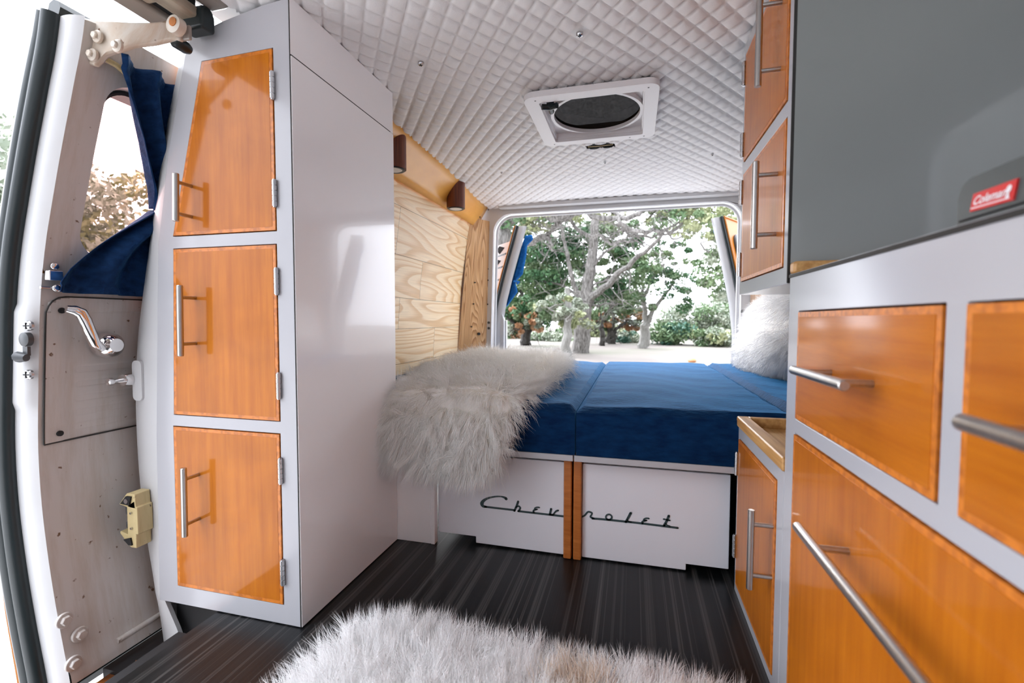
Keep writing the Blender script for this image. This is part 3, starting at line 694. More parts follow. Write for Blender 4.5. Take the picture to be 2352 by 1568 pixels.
def hinge(root, c, axis_out, org, h=.057):
    """butt hinge knuckles standing upright at c"""
    b_ = MB()
    for k in range(5):
        z0 = c[2] - h / 2 + h * k / 5; b_.cyl((c[0], c[1], z0 + .0006), (c[0], c[1], z0 + h / 5 - .0006), .0052, 14)
    b_.cyl((c[0], c[1], c[2] - h / 2 - .002), (c[0], c[1], c[2] + h / 2 + .002), .0036, 10)
    return b_.build('hinge', M['hinge'], root, smooth=True)
orgL = tuple(tc.location)
for poly, hz, hh, hx in zip(doorsL, ((1.208, .977), (.785, .5525), (.36, .126)), ((1.027, .921), (.778, .617), (.359, .197)), ((-.994, -.998), (-.993, -.996), (-.998, -1.0))):
    dr = door_slab(poly, 'y', FY, .014, tc, M['amber_v'])
    bar_handle(dr, (hx[0], .835, hh[0]), (hx[1], .835, hh[1]), (0, .042, 0), (.17, .83), orgL, r=.0066 if hh[0] < 1 else .0066)
    for z in hz: hinge(dr, (-.7645, FY - .004, z), None, orgL)

# ================================================================== RIGHT SIDE UNITS
RX = .265
def frame_x(name, outer, holes, root, material, th=.018): 
    b_ = MB(); b_.prism([outer] + holes, 'x', RX, RX + th); return b_.build(name, material, root, bevel=.0012)
# drawer cabinet (front face looks left)
dc = empty('drawer_cabinet', (.53, .3, 0), 'white cabinet with amber drawers and long steel bars below the counter', 'cabinet')
dholes = [rect(.491, .866, .536, .716), rect(.09, .464, .536, .716), rect(.05, .870, .06, .512)]
frame_x('face_frame', rect(-.45, .915, .0, .776), dholes, dc, M['laminate'])
b = MB(); b.box(RX + .022, .795, -.45, .913, 0, .770); b.build('carcass', M['dark_gap'], dc)
b = MB(); b.box(RX + .018, .795, .9135, .9155, 0, .776); b.build('end_panel', M['laminate'], dc)
b = MB(); b.box(RX - .002, .795, -.45, .915, .7745, .7795); b.build('counter_edge', M['dark_gap'], dc)
b = MB(); b.box(RX, .795, -.45, .915, .7795, .7805); b.build('countertop', M['laminate'], dc)
b = MB(); b.box(RX + .002, .79, .902, .928, .781, .803); o = b.build('counter_rail', M['oak'], dc, bevel=.006, seg=3); o['label'] = 'oak rail at the rear of the counter'
for poly, mt in zip(dholes, ('amber_h', 'amber_h', 'amber_v')):
    dr = door_slab(poly, 'x', RX, .014, dc, M[mt], 'drawer'); zc = {.716: .629}.get(poly[2][1], .412)
    y0, y1 = poly[0][0], poly[1][0]
    if zc > .5:
        ya, yb = (.751, .582) if y0 > .4 else (.395, .215)
        bar_handle(dr, (.225, ya, .629), (.225, yb, .629), (.041, 0, 0), (.16, .84), tuple(dc.location))
    else:
        bar_handle(dr, (.225, .716, .414), (.225, .235, .414), (.041, 0, 0), (.13, .87), tuple(dc.location), r=.0066)
# overhead cabinet
oc = empty('overhead_cabinet', (.53, 1.12, .77), 'overhead cabinet with two amber doors and a grey end panel above the counter', 'cabinet')
uh = [rect(.955, 1.300, 1.096, 1.362), rect(.955, 1.300, .797, 1.068)]
frame_x('face_frame', rect(.932, 1.315, .767, 1.393), uh, oc, M['laminate'])
b = MB(); b.box(RX + .022, .795, .94, 1.313, .772, 1.39); b.build('carcass', M['dark_gap'], oc)
b = MB(); b.box(RX + .001, .795, .932, 1.314, .766, .7695); b.build('bottom', M['laminate'], oc)
b = MB(); b.box(RX + .004, .797, .929, .9335, .781, 1.40); o = b.build('end_panel', M['grey_lam'], oc); o['label'] = 'plain grey end panel'
b = MB(); b.box(RX - .0005, RX + .004, .929, .9325, .767, 1.395); b.build('panel_edge', M['dark_gap'], oc)
for poly, (za, zb) in zip(uh, ((1.325, 1.146), (1.006, .839))):
    dr = door_slab(poly, 'x', RX, .014, oc, M['amber_v'])
    bar_handle(dr, (.225, 1.0, za), (.225, 1.0, zb), (.041, 0, 0), (.16, .84), tuple(oc.location))
    for z in ((poly[0][1] + .045), (poly[2][1] - .045)): hinge(dr, (RX - .004, 1.303, z), None, tuple(oc.location))
# small cabinet with sunken oak tray
sc_ = empty('low_cabinet', (.53, 1.1, 0), 'low white cabinet with one amber door and a recessed oak tray top', 'cabinet')
frame_x('face_frame', rect(.917, 1.293, .0, .430), [rect(.955, 1.280, .022, .402)], sc_, M['laminate'])
b = MB(); b.box(RX + .022, .795, .917, 1.291, 0, .424); b.build('carcass', M['laminate'], sc_)
tr = MB(); tr.box(RX - .004, RX + .022, .9165, 1.294, .430, .456); tr.box(RX + .022, .79, 1.272, 1.294, .430, .456); tr.box(RX + .022, .79, .9165, .93, .430, .456); tr.box(RX, .79, .92, 1.29, .424, .432)
o = tr.build('tray_top', M['oak'], sc_, bevel=.005, seg=3); o['label'] = 'oak tray top with raised rim'
poly = rect(.955, 1.280, .022, .402)
dr = door_slab(poly, 'x', RX, .014, sc_, M['amber_v'])
bar_handle(dr, (.225, .947 + .02, .337), (.225, .947 + .02, .181), (.041, 0, 0), (.18, .82), tuple(sc_.location))
for z in (.335, .12): hinge(dr, (RX - .004, 1.283, z), None, tuple(sc_.location))
# dark cloth lying in the tray
cl = MB(); cl.grid(24, 16, lambda u, v: (.36 + .16 * u, .96 + .13 * v, .4335 + .018 * abs(math.sin(u * 7 + v * 3)) * math.sin(math.pi * v) ** .5 * math.sin(math.pi * u) ** .5))
tag(cl.build('folded_cloth', mat('charcoal_cloth', (.05, .052, .055), .8), smooth=True, solid=.003), 'small charcoal cloth lying in the oak tray', 'cloth')

# ---------------- camp stove on the counter
cs = empty('camp_stove', (.47, .28, .78), 'dark grey camp stove with red badge on the counter', 'stove')
b = MB(); b.prism([rrect(.02, .545, .7812, .832, [.020, .002, .002, .004], 6)], 'x', .300, .66); b.build('case', M['stove'], cs, bevel=.004, seg=3)
b = MB(); b.box(.2985, .3005, .03, .540, .7935, .7950); b.build('lid_seam', M['black'], cs)
s_ = 6.682
def sp(cx_, cy2): return at(2000 + cx_ / s_, 350 + cy2 / s_, 'x', .2985)
q = [sp(1575, 640), sp(2255, 395), sp(2180, 730), sp(1515, 915)]
b = MB(); b.add([p for p in q] + [p + Vector((.0015, 0, 0)) for p in q], [(0, 1, 2, 3), (4, 7, 6, 5), (0, 4, 5, 1), (1, 5, 6, 2), (2, 6, 7, 3), (3, 7, 4, 0)])
badge = subroot(b.build('badge', M['red'], cs), cs); badge['label'] = 'red badge with white Coleman script and lantern mark'
def text_mesh(txt, size, shear):
    cu = bpy.data.curves.new('lettering', 'FONT'); cu.body = txt; cu.size = size; cu.shear = shear; cu.offset = size * .018
    o_ = bpy.data.objects.new('lettering', cu); COL.objects.link(o_)
    me = bpy.data.meshes.new_from_object(o_.evaluated_get(bpy.context.evaluated_depsgraph_get())); bpy.data.objects.remove(o_); return me
me = text_mesh('Coleman', 1.0, .35); vv = [v.co.copy() for v in me.vertices]; w_ = max(v.x for v in vv)
b = MB(); A, Bv, D = q[3], q[2] - q[3], q[0] - q[3]
def bad(u, v): return A + Bv * u + D * v
b.add([bad(.05 + .79 * v.x / w_, .34 + .66 * v.y) + Vector((-.0006 - abs(v.z), 0, 0)) for v in vv], [tuple(p.vertices) for p in me.polygons])
ln = [(0.03, .14), (.93, .14), (.93, .20), (.03, .20)]
b.add([bad(*p) + Vector((-.0005, 0, 0)) for p in ln], [(0, 1, 2, 3)])
k0 = [bad(.87 + .055 * math.cos(a), .66 + .20 * math.sin(a)) + Vector((-.0005, 0, 0)) for a in [i * math.pi / 8 for i in range(16)]]; b.add(k0, [tuple(range(16))])
b.add([bad(*p) + Vector((-.0005, 0, 0)) for p in [(.83, .20), (.91, .20), (.89, .46), (.85, .46)]], [(0, 1, 2, 3)])
b.build('lettering', M['badge_white'], badge, recalc=False)

# ================================================================== BED
bp = empty('bed_platform', (-.1, 2.0, 0), 'white wooden bed base under the blue cushions', 'bed')
b = MB(); b.box(-.598, -.158, 1.292, 1.32, .304, .322); b.build('slat', M['laminate'], bp, bevel=.002)
b = MB(); b.box(-.155, .262, 1.292, 1.32, .304, .322); b.build('slat', M['laminate'], bp, bevel=.002)
b = MB(); b.box(-.722, -.604, 1.32, 1.34, .0, .30); b.box(-.604, -.590, 1.318, 1.342, .0, .31); b.build('leg_panel', M['laminate_side'], bp, bevel=.002)
b = MB(); b.box(-1.02, .79, 1.345, 2.78, .304, .318); b.build('platform', M['laminate'], bp)
b = MB(); b.box(-.6, .5, 1.78, 1.80, .0, .303); b.build('back_panel', M['black'], bp)
def sbox(poly, root_label, nm):
    r_ = empty('storage_box', (sum(p[0] for p in poly) / len(poly), 1.5, 0), root_label, 'box', 'white storage boxes under the bed')
    bb_ = MB(); bb_.prism([poly], 'y', 1.350, 1.364); fr = bb_.build('front_panel', M['box_white'], r_, bevel=.0025)
    x0 = min(p[0] for p in poly); x1 = max(p[0] for p in poly)
    bb_ = MB(); bb_.box(x0 + .01, x1 - .01, 1.366, 1.74, .02, .275); bb_.build('bin', M['laminate'], r_)
    return r_, fr
bl, blf = sbox([(-.592, .026), (-.466, .026), (-.466, .006), (-.190, .004), (-.190, .283), (-.592, .283)], 'white storage box under the bed, left of the wooden pulls, lettered Chev', 'l')
bR, bRf = sbox([(-.137, .004), (.152, .004), (.152, .022), (.262, .022), (.262, .283), (-.137, .283)], 'white storage box under the bed, right of the wooden pulls, lettered rolet', 'r')
b = MB(); b.box(-.190, -.1665, 1.335, 1.366, .0, .302); b.build('wooden_pull', M['post_wood'], bl, bevel=.004, seg=3)
b = MB(); b.box(-.1615, -.138, 1.335, 1.366, .0, .302); b.build('wooden_pull', M['post_wood'], bR, bevel=.004, seg=3)
def stroke(bld, pts, w, y=1.3485):
    P_ = [at(1070 + a / 4.523, 1110 + c / 4.523, 'y', 1.35) for a, c in pts]; k = .2722e-3 * 1.0
    P2 = [P_[0]]
    for i in range(len(P_) - 1):    # Catmull-Rom smoothing
        p0, p1, p2, p3 = P_[max(i - 1, 0)], P_[i], P_[i + 1], P_[min(i + 2, len(P_) - 1)]
        for s in (.25, .5, .75, 1): P2.append(.5 * ((2 * p1) + (p2 - p0) * s + (2 * p0 - 5 * p1 + 4 * p2 - p3) * s * s + (3 * p1 - p0 - 3 * p2 + p3) * s ** 3))
    if not isinstance(w, (list, tuple)): w = [w] * len(pts)
    W = [interp(i / 4, list(enumerate(w))) * k * .5 for i in range(len(P2))]
    L_, R_ = [], []
    for i, p in enumerate(P2):
        t = P2[min(i + 1, len(P2) - 1)] - P2[max(i - 1, 0)]; n_ = Vector((-t.z, 0, t.x)).normalized()
        L_.append(Vector((p.x, y, p.z)) + n_ * W[i]); R_.append(Vector((p.x, y, p.z)) - n_ * W[i])
    n = len(P2); vs = L_ + R_ + [v + Vector((0, .0014, 0)) for v in L_ + R_]; fs = []
    for i in range(n - 1): fs += [(i, i + 1, n + i + 1, n + i), (2 * n + i, 2 * n + i + 1, i + 1, i), (3 * n + i, n + i, n + i + 1, 3 * n + i + 1)]
    bld.add(vs, fs)
    for c_, ww in ((P2[0], W[0]), (P2[-1], W[-1])): bld.add([(c_.x + ww * math.cos(a), y, c_.z + ww * math.sin(a)) for a in [j * math.pi / 6 for j in range(12)]], [tuple(range(12))])
lt = MB()
stroke(lt, [(420, 158), (398, 143), (360, 134), (300, 136), (230, 152), (185, 178), (168, 207), (180, 234), (215, 241)], [34, 22, 14, 18, 22, 34, 44, 30, 20])
stroke(lt, [(200, 240), (510, 276)], 21); stroke(lt, [(545, 286), (1030, 341)], 21)
stroke(lt, [(544, 186), (528, 232), (505, 282)], 24); stroke(lt, [(520, 246), (548, 234), (565, 250), (560, 268), (548, 286)], [14, 16, 20, 22, 20])
stroke(lt, [(765, 248), (738, 246), (716, 256), (720, 266), (742, 266)], 15); stroke(lt, [(742, 268), (712, 274), (702, 286), (706, 298)], [12, 18, 20, 20])
stroke(lt, [(886, 263), (874, 318)], 24); stroke(lt, [(960, 278), (935, 288), (905, 325)], 18); stroke(lt, [(874, 318), (905, 325)], 16)
subroot(blf, bl); lt.build('lettering', M['lettering'], blf, recalc=False)['label'] = 'dark slate script letters Chev'
lt = MB()
stroke(lt, [(1203, 346), (1235, 330), (1258, 302), (1278, 292), (1308, 304), (1306, 322), (1294, 345), (1330, 362)], [16, 18, 18, 18, 20, 16, 18, 20])
stroke(lt, [(1315, 362), (1460, 374), (1820, 412), (2200, 460)], 21)
stroke(lt, [(1485 + 31 * math.cos(a), 347 + 27 * math.sin(a)) for a in [j * math.pi / 6 + 2.2 for j in range(13)]], 17)
stroke(lt, [(1712, 304), (1688, 350), (1662, 398)], 24); stroke(lt, [(1675, 372), (1690, 392), (1720, 400)], 12)
stroke(lt, [(1902, 362), (1872, 360), (1848, 372), (1852, 382), (1876, 382)], 15); stroke(lt, [(1876, 383), (1844, 390), (1832, 400), (1836, 412)], [12, 18, 20, 20])
stroke(lt, [(2108, 333), (2090, 380), (2060, 434)], 24); stroke(lt, [(2054, 368), (2118, 382)], 16); stroke(lt, [(2075, 412), (2092, 432), (2120, 442)], 12)
subroot(bRf, bR); lt.build('lettering', M['lettering'], bRf, recalc=False)['label'] = 'dark slate script letters rolet'

# cushions
def cushion(x0, x1, y0, y1, z0, z1, lab, seed):
    rg = random.Random(seed); ph = [rg.uniform(0, 6) for _ in range(8)]
    r_ = .016; b_ = MB(); nx, ny = int((x1 - x0) / .018), int((y1 - y0) / .022)
    def h(x, y):
        e = min(x - x0, x1 - x, y - y0, y1 - y); e = max(e, 0)
        k = z1 - (r_ - math.sqrt(max(0, r_ * r_ - max(0, r_ - e) ** 2))) if e < r_ else z1
        wr = .0022 * math.sin(x * 21 + 5 * math.sin(y * 4 + ph[0]) + ph[1]) + .0016 * math.sin(y * 33 + 4 * math.sin(x * 9 + ph[2])) + .003 * math.sin(x * 7 + y * 5 + ph[3]) \
            + .0022 * math.sin((x * .5 + y) * 60 + 3 * math.sin(x * 14 + ph[4])) * math.exp(-min(x - x0, x1 - x) / .12)
        return k + wr * min(1, e / .03)
    ox, oy = .004, .004
    b_.grid(nx, ny, lambda u, v: (x0 + (x1 - x0) * u, y0 + (y1 - y0) * v, h(x0 + (x1 - x0) * u, y0 + (y1 - y0) * v)))
    # sides
    def side(p, q, n_):
        b_.grid(n_, 8, lambda u, v: (p[0] + (q[0] - p[0]) * u, p[1] + (q[1] - p[1]) * u + .0, z0 + (h(p[0] + (q[0] - p[0]) * u, p[1] + (q[1] - p[1]) * u) - z0) * v))
    side((x0, y0), (x1, y0), nx); side((x1, y0), (x1, y1), ny); side((x1, y1), (x0, y1), nx); side((x0, y1), (x0, y0), ny)
    # push the front out a little so that it is soft
    vs = []
    for x, y, z in b_.v:
        t = (z - z0) / (z1 - z0)
        bul = .006 * math.sin(math.pi * max(0, min(1, t))) * (1 if t < .98 else 0)
        if abs(y - y0) < 1e-6: y -= bul * (1 + .4 * math.sin(x * 14 + ph[5]) + .25 * math.sin(x * 31 + z * 40))
        vs.append((x, y, z))
    b_.v = vs
    o_ = b_.build('bed_cushion', M['navy'], smooth=True); tag(o_, lab, 'cushion', 'navy cushions of the bed')
    return o_
cushion(-1.015, -.153, 1.29, 2.79, .3235, .458, 'navy bed cushion by the pine wall, under the shaggy throw', 3)
cushion(-.149, .405, 1.29, 2.79, .3235, .460, 'wide navy bed cushion in the middle, with nothing on it', 5)
cushion(.409, .785, 1.30, 2.79, .3235, .466, 'navy bed cushion on the far right, under the white fur pillow', 9)

# ================================================================== FUR
def strands(name, P0, N0, D0, length, width, root, material, clump=.35, curl=.25, droop=.35, seed=0, mats=None, mi=None, seg=3, grp=9):
    """P0 points, N0 normals, D0 comb directions -> one mesh of tapering hairs"""
    rg = np.random.default_rng(seed); n = len(P0)
    Ls = length * rg.uniform(.55, 1.15, n)
    # hairs share the lean of their tuft
    key = np.floor(P0 * grp * 10).astype(int); hsh = (key[:, 0] * 73856093) ^ (key[:, 1] * 19349663) ^ (key[:, 2] * 83492791)
    _, inv = np.unique(hsh, return_inverse=True); T = rg.normal(0, 1, (inv.max() + 1, 3))[inv]
    cent = np.zeros((inv.max() + 1, 3)); cnt = np.bincount(inv); 
    for k in range(3): cent[:, k] = np.bincount(inv, weights=P0[:, k]) / cnt
    cen = cent[inv]
    d = N0 * .55 + D0 * .7 + T * .33 + rg.normal(0, .16, (n, 3)); d /= np.linalg.norm(d, axis=1)[:, None]
    side = np.cross(d, rg.normal(0, 1, (n, 3))); side /= np.linalg.norm(side, axis=1)[:, None] + 1e-9; s2 = np.cross(d, side)
    tot = []; ts = np.linspace(0, 1, seg + 1); ph = rg.uniform(0, 6.28, inv.max() + 1)[inv]
    for t in ts:
        p = P0 + d * (Ls * t)[:, None]
        p = p + (cen + d * (Ls * t)[:, None] - p) * (clump * t)
        p = p + T * (curl * Ls * np.sin(t * 4 + ph) * t)[:, None] * .35
        p[:, 2] -= droop * Ls * t * t
        tot.append(p)
    V = []; wd = width * rg.uniform(.7, 1.2, n)
    for k, t in enumerate(ts[:-1]):
        w = (wd * (1 - t * .75))[:, None]
        for a in (0, 2.094, 4.189): V.append(tot[k] + side * w * math.cos(a) + s2 * w * math.sin(a))
    V.append(tot[-1])
    V = np.stack(V, 1); per = V.shape[1]; idx = (np.arange(n) * per)[:, None]
    F = []; UVt = []
    quads = []; uvq = []
    for k in range(seg - 1):
        for a in range(3):
            b2 = (a + 1) % 3; quads.append([3 * k + a, 3 * k + b2, 3 * k + 3 + b2, 3 * k + 3 + a]); uvq.append([ts[k], ts[k], ts[k + 1], ts[k + 1]])
    tris = [[3 * (seg - 1) + a, 3 * (seg - 1) + (a + 1) % 3, per - 1] for a in range(3)]
    Q = (idx[:, :, None] + np.array(quads)[None]).reshape(-1, 4) if quads else np.zeros((0, 4), int)
    Tn = (idx[:, :, None] + np.array(tris)[None]).reshape(-1, 3)
    me = bpy.data.meshes.new(name); me.vertices.add(n * per)
    org = np.array(root.location); me.vertices.foreach_set('co', (V.reshape(-1, 3) - org).ravel().astype(np.float32))
    nl = Q.size + Tn.size; me.loops.add(nl); me.loops.foreach_set('vertex_index', np.concatenate([Q.ravel(), Tn.ravel()]).astype(np.int32))
    npoly = len(Q) + len(Tn); me.polygons.add(npoly)
    st_ = np.concatenate([np.arange(len(Q)) * 4, Q.size + np.arange(len(Tn)) * 3]).astype(np.int32)
    me.polygons.foreach_set('loop_start', st_)
    me.polygons.foreach_set('use_smooth', np.ones(npoly, bool))
    uvl = me.uv_layers.new(name='UVMap')
    uq = np.tile(np.array(uvq).ravel(), n); ut = np.tile(np.array([ts[-2], ts[-2], 1.0] * 3), n)
    al = np.zeros((nl, 2), np.float32); al[:, 1] = np.concatenate([uq, ut]); uvl.data.foreach_set('uv', al.ravel())
    for m_ in (mats or [material]): me.materials.append(m_)
    if mi is not None:
        me.polygons.foreach_set('material_index', np.concatenate([np.repeat(mi, len(quads)), np.repeat(mi, 3)]).astype(np.int32))
    me.update(calc_edges=True)
    o_ = bpy.data.objects.new(name, me); COL.objects.link(o_); o_.parent = root; o_['kind'] = 'stuff'
    return o_
def sample(fn, n, rg, keep=None):
    P_ = []; N_ = []; U = []
    uv_ = rg.uniform(0, 1, (n, 2)); e = 1e-3
    for u, v in uv_:
        if keep and not keep(u, v): continue
        p = Vector(fn(u, v)); a = Vector(fn(min(u + e, 1), v)) - Vector(fn(max(u - e, 0), v)); b_ = Vector(fn(u, min(v + e, 1))) - Vector(fn(u, max(v - e, 0)))
        nn = a.cross(b_); nn = nn.normalized() if nn.length > 1e-12 else Vector((0, 0, 1)); P_.append(p); N_.append(nn); U.append((u, v))
    return np.array(P_), np.array(N_), np.array(U)

# throw over the bed corner
thr = empty('fur_throw', (-.52, 1.5, .46), 'cream shaggy sheepskin throw hanging over the corner of the bed', 'throw')
TH = [(0, 1.262, .305, -.700, -.385), (.10, 1.256, .36, -.735, -.350), (.20, 1.262, .43, -.735, -.335), (.27, 1.295, .477, -.715, -.315), (.36, 1.40, .492, -.735, -.285), (.52, 1.65, .500, -.80, -.265), (.68, 1.92, .505, -.86, -.265), (.85, 2.22, .51, -.87, -.30), (1.0, 2.46, .49, -.80, -.40)]
def thf(u, v):
    c = [interp(v, [(t[0], t[k]) for t in TH]) for k in (1, 2, 3, 4)]
    x = c[2] + (c[3] - c[2]) * u; edge = 4 * u * (1 - u)
    hump = .028 * edge ** .4 if v > .25 else 0
    out = .03 * edge ** .5 if v <= .27 else .03 * edge ** .5 * max(0, 1 - (v - .27) / .1)
    return (x, c[0] - out, c[1] - .012 + hump + .008 * math.sin(x * 17 + v * 9))
b = MB(); b.grid(30, 50, thf); b.build('skin', M['hide'], thr, smooth=True, solid=.004)
rg = np.random.default_rng(1); P_, N_, U_ = sample(thf, 70000, rg)
N_ *= np.where((N_[:, 2:3] + -N_[:, 1:2]) < 0, -1, 1)
Dn = np.zeros_like(P_); hang = U_[:, 1] < .30
Dn[hang] = (-.15, -.12, -1.0); Dn[~hang] = (-.15, -.75, -.05)
Dn[:, 0] += np.where(U_[:, 0] > .85, .8, np.where(U_[:, 0] < .12, -.6, 0)) * np.where(hang, .35, 1)
strands('pile', P_, N_, Dn,   .070, .0006, thr, M['fur_throw'], clump=.5, curl=.55, droop=.30, seed=2, seg=4, grp=7)
tgb = MB(); tgb.box(-.675, -.645, 1.245, 1.247, .235, .262); tgb.build('care_tag', M['badge_white'], thr)

# rug on the floor
rug = empty('fur_rug', (-.15, .55, 0), 'long-haired white sheepskin rug on the dark floor', 'rug')
RO = [(-.56, .60), (-.585, .70), (-.585, .78), (-.56, .86), (-.51, .905), (-.44, .915), (-.37, .905), (-.28, .895), (-.22, .895), (-.15, .875), (-.10, .875), (-.03, .885), (.04, .885), (.12, .865), (.18, .85), (.225, .80), (.215, .60)]
def rug_y(x):
    ups = [(-.595, .66), (-.585, .74), (-.565, .84), (-.50, .90), (-.44, .915), (-.36, .90), (-.28, .892), (-.2, .89), (-.12, .87), (-.03, .885), (.05, .885), (.13, .868), (.19, .84), (.232, .76), (.24, .66)]
    return interp(x, ups)
def rgf(u, v):
    x = -.595 + .835 * u; y = .18 + (rug_y(x) - .18) * v
    e = min(1, min(u, 1 - u) * 10, (1 - v) * 9)
    return (x, y, .004 + .030 * max(0, e) ** .6 + .006 * math.sin(x * 11 + y * 9) * max(0, e))
b = MB(); b.grid(40, 36, rgf); b.build('skin', M['hide'], rug, smooth=True)
P_, N_, U_ = sample(rgf, 95000, rg); N_ *= np.sign(N_[:, 2:3] + 1e-9)
Dn = np.zeros_like(P_); Dn[:, 0] = (U_[:, 0] - .5) * .9; Dn[:, 1] = .55 * (U_[:, 1] ** 2) + .05; Dn[:, 2] = .18
tan = (np.hypot((P_[:, 0] + .09) / .05, (P_[:, 1] - .80) / .045) < 1 + .4 * rg.normal(0, 1, len(P_))).astype(int) | (np.hypot((P_[:, 0] - .10) / .04, (P_[:, 1] - .765) / .03) < 1 + .4 * rg.normal(0, 1, len(P_))).astype(int)
strands('pile', P_, N_, Dn,   .078, .00055, rug, None, clump=.86, curl=.18, droop=.14, seed=4, mats=[M['fur_rug'], M['fur_tan']], mi=tan, seg=4, grp=6.5)

# pillow against the right wall
pw = empty('fur_pillow', (.64, 2.3, .47), 'fluffy white fur pillow propped at the right end of the bed', 'pillow')
rot = Matrix.Rotation(math.radians(16), 3, 'Y') @ Matrix.Rotation(math.radians(-6), 3, 'X')
def pwf(u, v):
    a = 2 * math.pi * u; b2 = math.pi * (v - .5)
    ca, sa, cb_, sb_ = math.cos(a), math.sin(a), math.cos(b2), math.sin(b2)
    f = lambda c, e: math.copysign(abs(c) ** e, c)
    q_ = Vector((.085 * f(cb_, 1) * f(ca, .9) , .36 * f(cb_, .45) * f(sa, .6), .165 * f(sb_, .55)))
    q_ = rot @ q_; return (.615 + q_.x, 2.28 + q_.y, .655 + q_.z)
b = MB(); b.grid(40, 24, pwf); b.build('cover', M['hide'], pw, smooth=True)
P_, N_, U_ = sample(pwf, 30000, rg); cen = np.array([.615, 2.28, .655]); N_ *= np.sign(((P_ - cen) * N_).sum(1))[:, None]
Dn = np.zeros_like(P_); Dn[:, 0] = -.3; Dn[:, 1] = -.2; Dn[:, 2] = -.65
strands('pile', P_, N_, Dn, .06, .0011, pw, M['fur_rug'], clump=.4, curl=.15, droop=.25, seed=6, seg=3, grp=6)

# ================================================================== WALL LAMPS
def wall_lamp(y, lab):
    # vertical wooden cylinder cut by the sloping amber panel
    c = Vector((-.872, y, 0)); R_ = .046; z0 = 1.262
    r_ = empty('wall_lamp', (c.x, c.y, z0), lab, 'lamp', 'wooden lamps on the amber panel')
    b_ = MB(); n = 40; bot, tp = [], []
    for k in range(n):
        a = 2 * math.pi * k / n; x, yy = c.x + R_ * math.cos(a), c.y + R_ * math.sin(a)
        zt_ = 1.275 + (x + .945) / (soff_top(y) + .945) * .125
        bot.append((x, yy, z0)); tp.append((x, yy, max(z0 + .001, min(zt_ + .002, 1.39))))
    b_.add(bot + tp, [tuple(range(n))[::-1], tuple(range(n, 2 * n))] + [(k, (k + 1) % n, n + (k + 1) % n, n + k) for k in range(n)])
    b_.build('lamp_shade', M['redwood'], r_, smooth=True)
    b_ = MB(); b_.lathe((c.x, c.y, z0), [(.040, .002), (.040, -.004), (.032, -.004), (.032, .002)], n=32); b_.build('ring', M['rubber'], r_, smooth=True)
    b_ = MB(); b_.lathe((c.x, c.y, z0 - .003), [(.031, 0), (.028, -.001)], n=24); b_.build('lens', M['lens'], r_)
wall_lamp(2.23, 'dark red wooden wall lamp nearer the rear doors')
wall_lamp(1.60, 'dark red wooden wall lamp half hidden behind the tall cabinet')

# ================================================================== ROOF VENT
rv = empty('roof_vent', (-.135, 1.615, 1.39), 'white square roof vent with a dark round fan', 'vent')
fo = rrect(-.337, .067, 1.412, 1.822, .035, 7); fi = rrect(-.292, .025, 1.455, 1.785, .008, 3)
b = MB(); b.prism([fo, fi], 'z', 1.374, 1.392); b.build('frame', M['plastic'], rv, bevel=.005, seg=3)
b = MB()
b.prism([fi, inset(fi, .004)], 'z', 1.385, 1.440); b.build('well', M['plastic'], rv)
circ = [(-.128 + .154 * math.cos(a), 1.622 + .158 * math.sin(a)) for a in [k * math.pi / 24 for k in range(48)]]
circ2 = [(-.128 + .142 * math.cos(a), 1.622 + .147 * math.sin(a)) for a in [k * math.pi / 24 for k in range(48)]]
b = MB(); b.prism([rrect(-.292, .025, 1.455, 1.785, .008, 3), circ], 'z', 1.404, 1.410); b.build('plate', M['plastic'], rv)
b = MB(); b.prism([circ, circ2], 'z', 1.391, 1.412); b.build('ring', M['plastic'], rv, bevel=.004, seg=3)
b = MB(); b.lathe((-.128, 1.622, 1.402), [(.143, 0), (.143, .002)], n=48); b.build('smoked_screen', M['smoke'], rv)
b = MB(); b.lathe((-.128, 1.622, 1.455), [(.16, 0), (.16, .004)], n=48); b.build('lid', M['glass_dark'], rv)
b = MB()
for k in range(5):
    a = 2 * math.pi * k / 5 + .5; ca, sa = math.cos(a), math.sin(a)
    pts = [(.03, -.012, 1.437), (.125, -.045, 1.430), (.130, .030, 1.440), (.03, .014, 1.444)]
    b.add([(-.128 + r_ * ca - t * sa, 1.622 + r_ * sa + t * ca, z) for r_, t, z in pts] + [(-.128 + r_ * ca - t * sa, 1.622 + r_ * sa + t * ca, z + .003) for r_, t, z in pts], [(0, 1, 2, 3), (7, 6, 5, 4), (0, 4, 5, 1), (1, 5, 6, 2), (2, 6, 7, 3), (3, 7, 4, 0)])
b.build('fan_blade', M['fan_blade'], rv)
b = MB(); b.lathe((-.128, 1.622, 1.425), [(.010, -.004), (.045, 0), (.050, .012), (.050, .022)], n=32); b.build('hub', M['rubber_grey'], rv, smooth=True)
b = MB(); kx, ky = -.262, 1.487; b.lathe((kx, ky, 1.370), [(.010, -.004), (.014, 0), (.012, .012), (.012, .036)], n=20)
for a in (math.pi / 2, math.pi / 2 + 2.094, math.pi / 2 + 4.189): b.tube([(kx, ky, 1.372), (kx + .027 * math.cos(a), ky + .027 * math.sin(a), 1.370)], [.009, .009], 10)
b.build('knob', M['rubber'], rv, smooth=True)
for x, y in ((-.30, 1.437), (.035, 1.437), (-.30, 1.803), (-.02, 1.803), (.03, 1.803)):
    b = MB(); b.lathe((x, y, 1.3735), [(.0028, 0), (.0028, .002)], n=8); b.build('screw_head', M['rubber_grey'], rv)
labs = ['silver ceiling screw straight in front of the roof vent', 'silver ceiling screw near the top of the tall cabinet', 'small ceiling screw just behind the wiring slot', 'small ceiling screw between roof vent and amber panel', 'small ceiling screw by the overhead cabinet hinges']
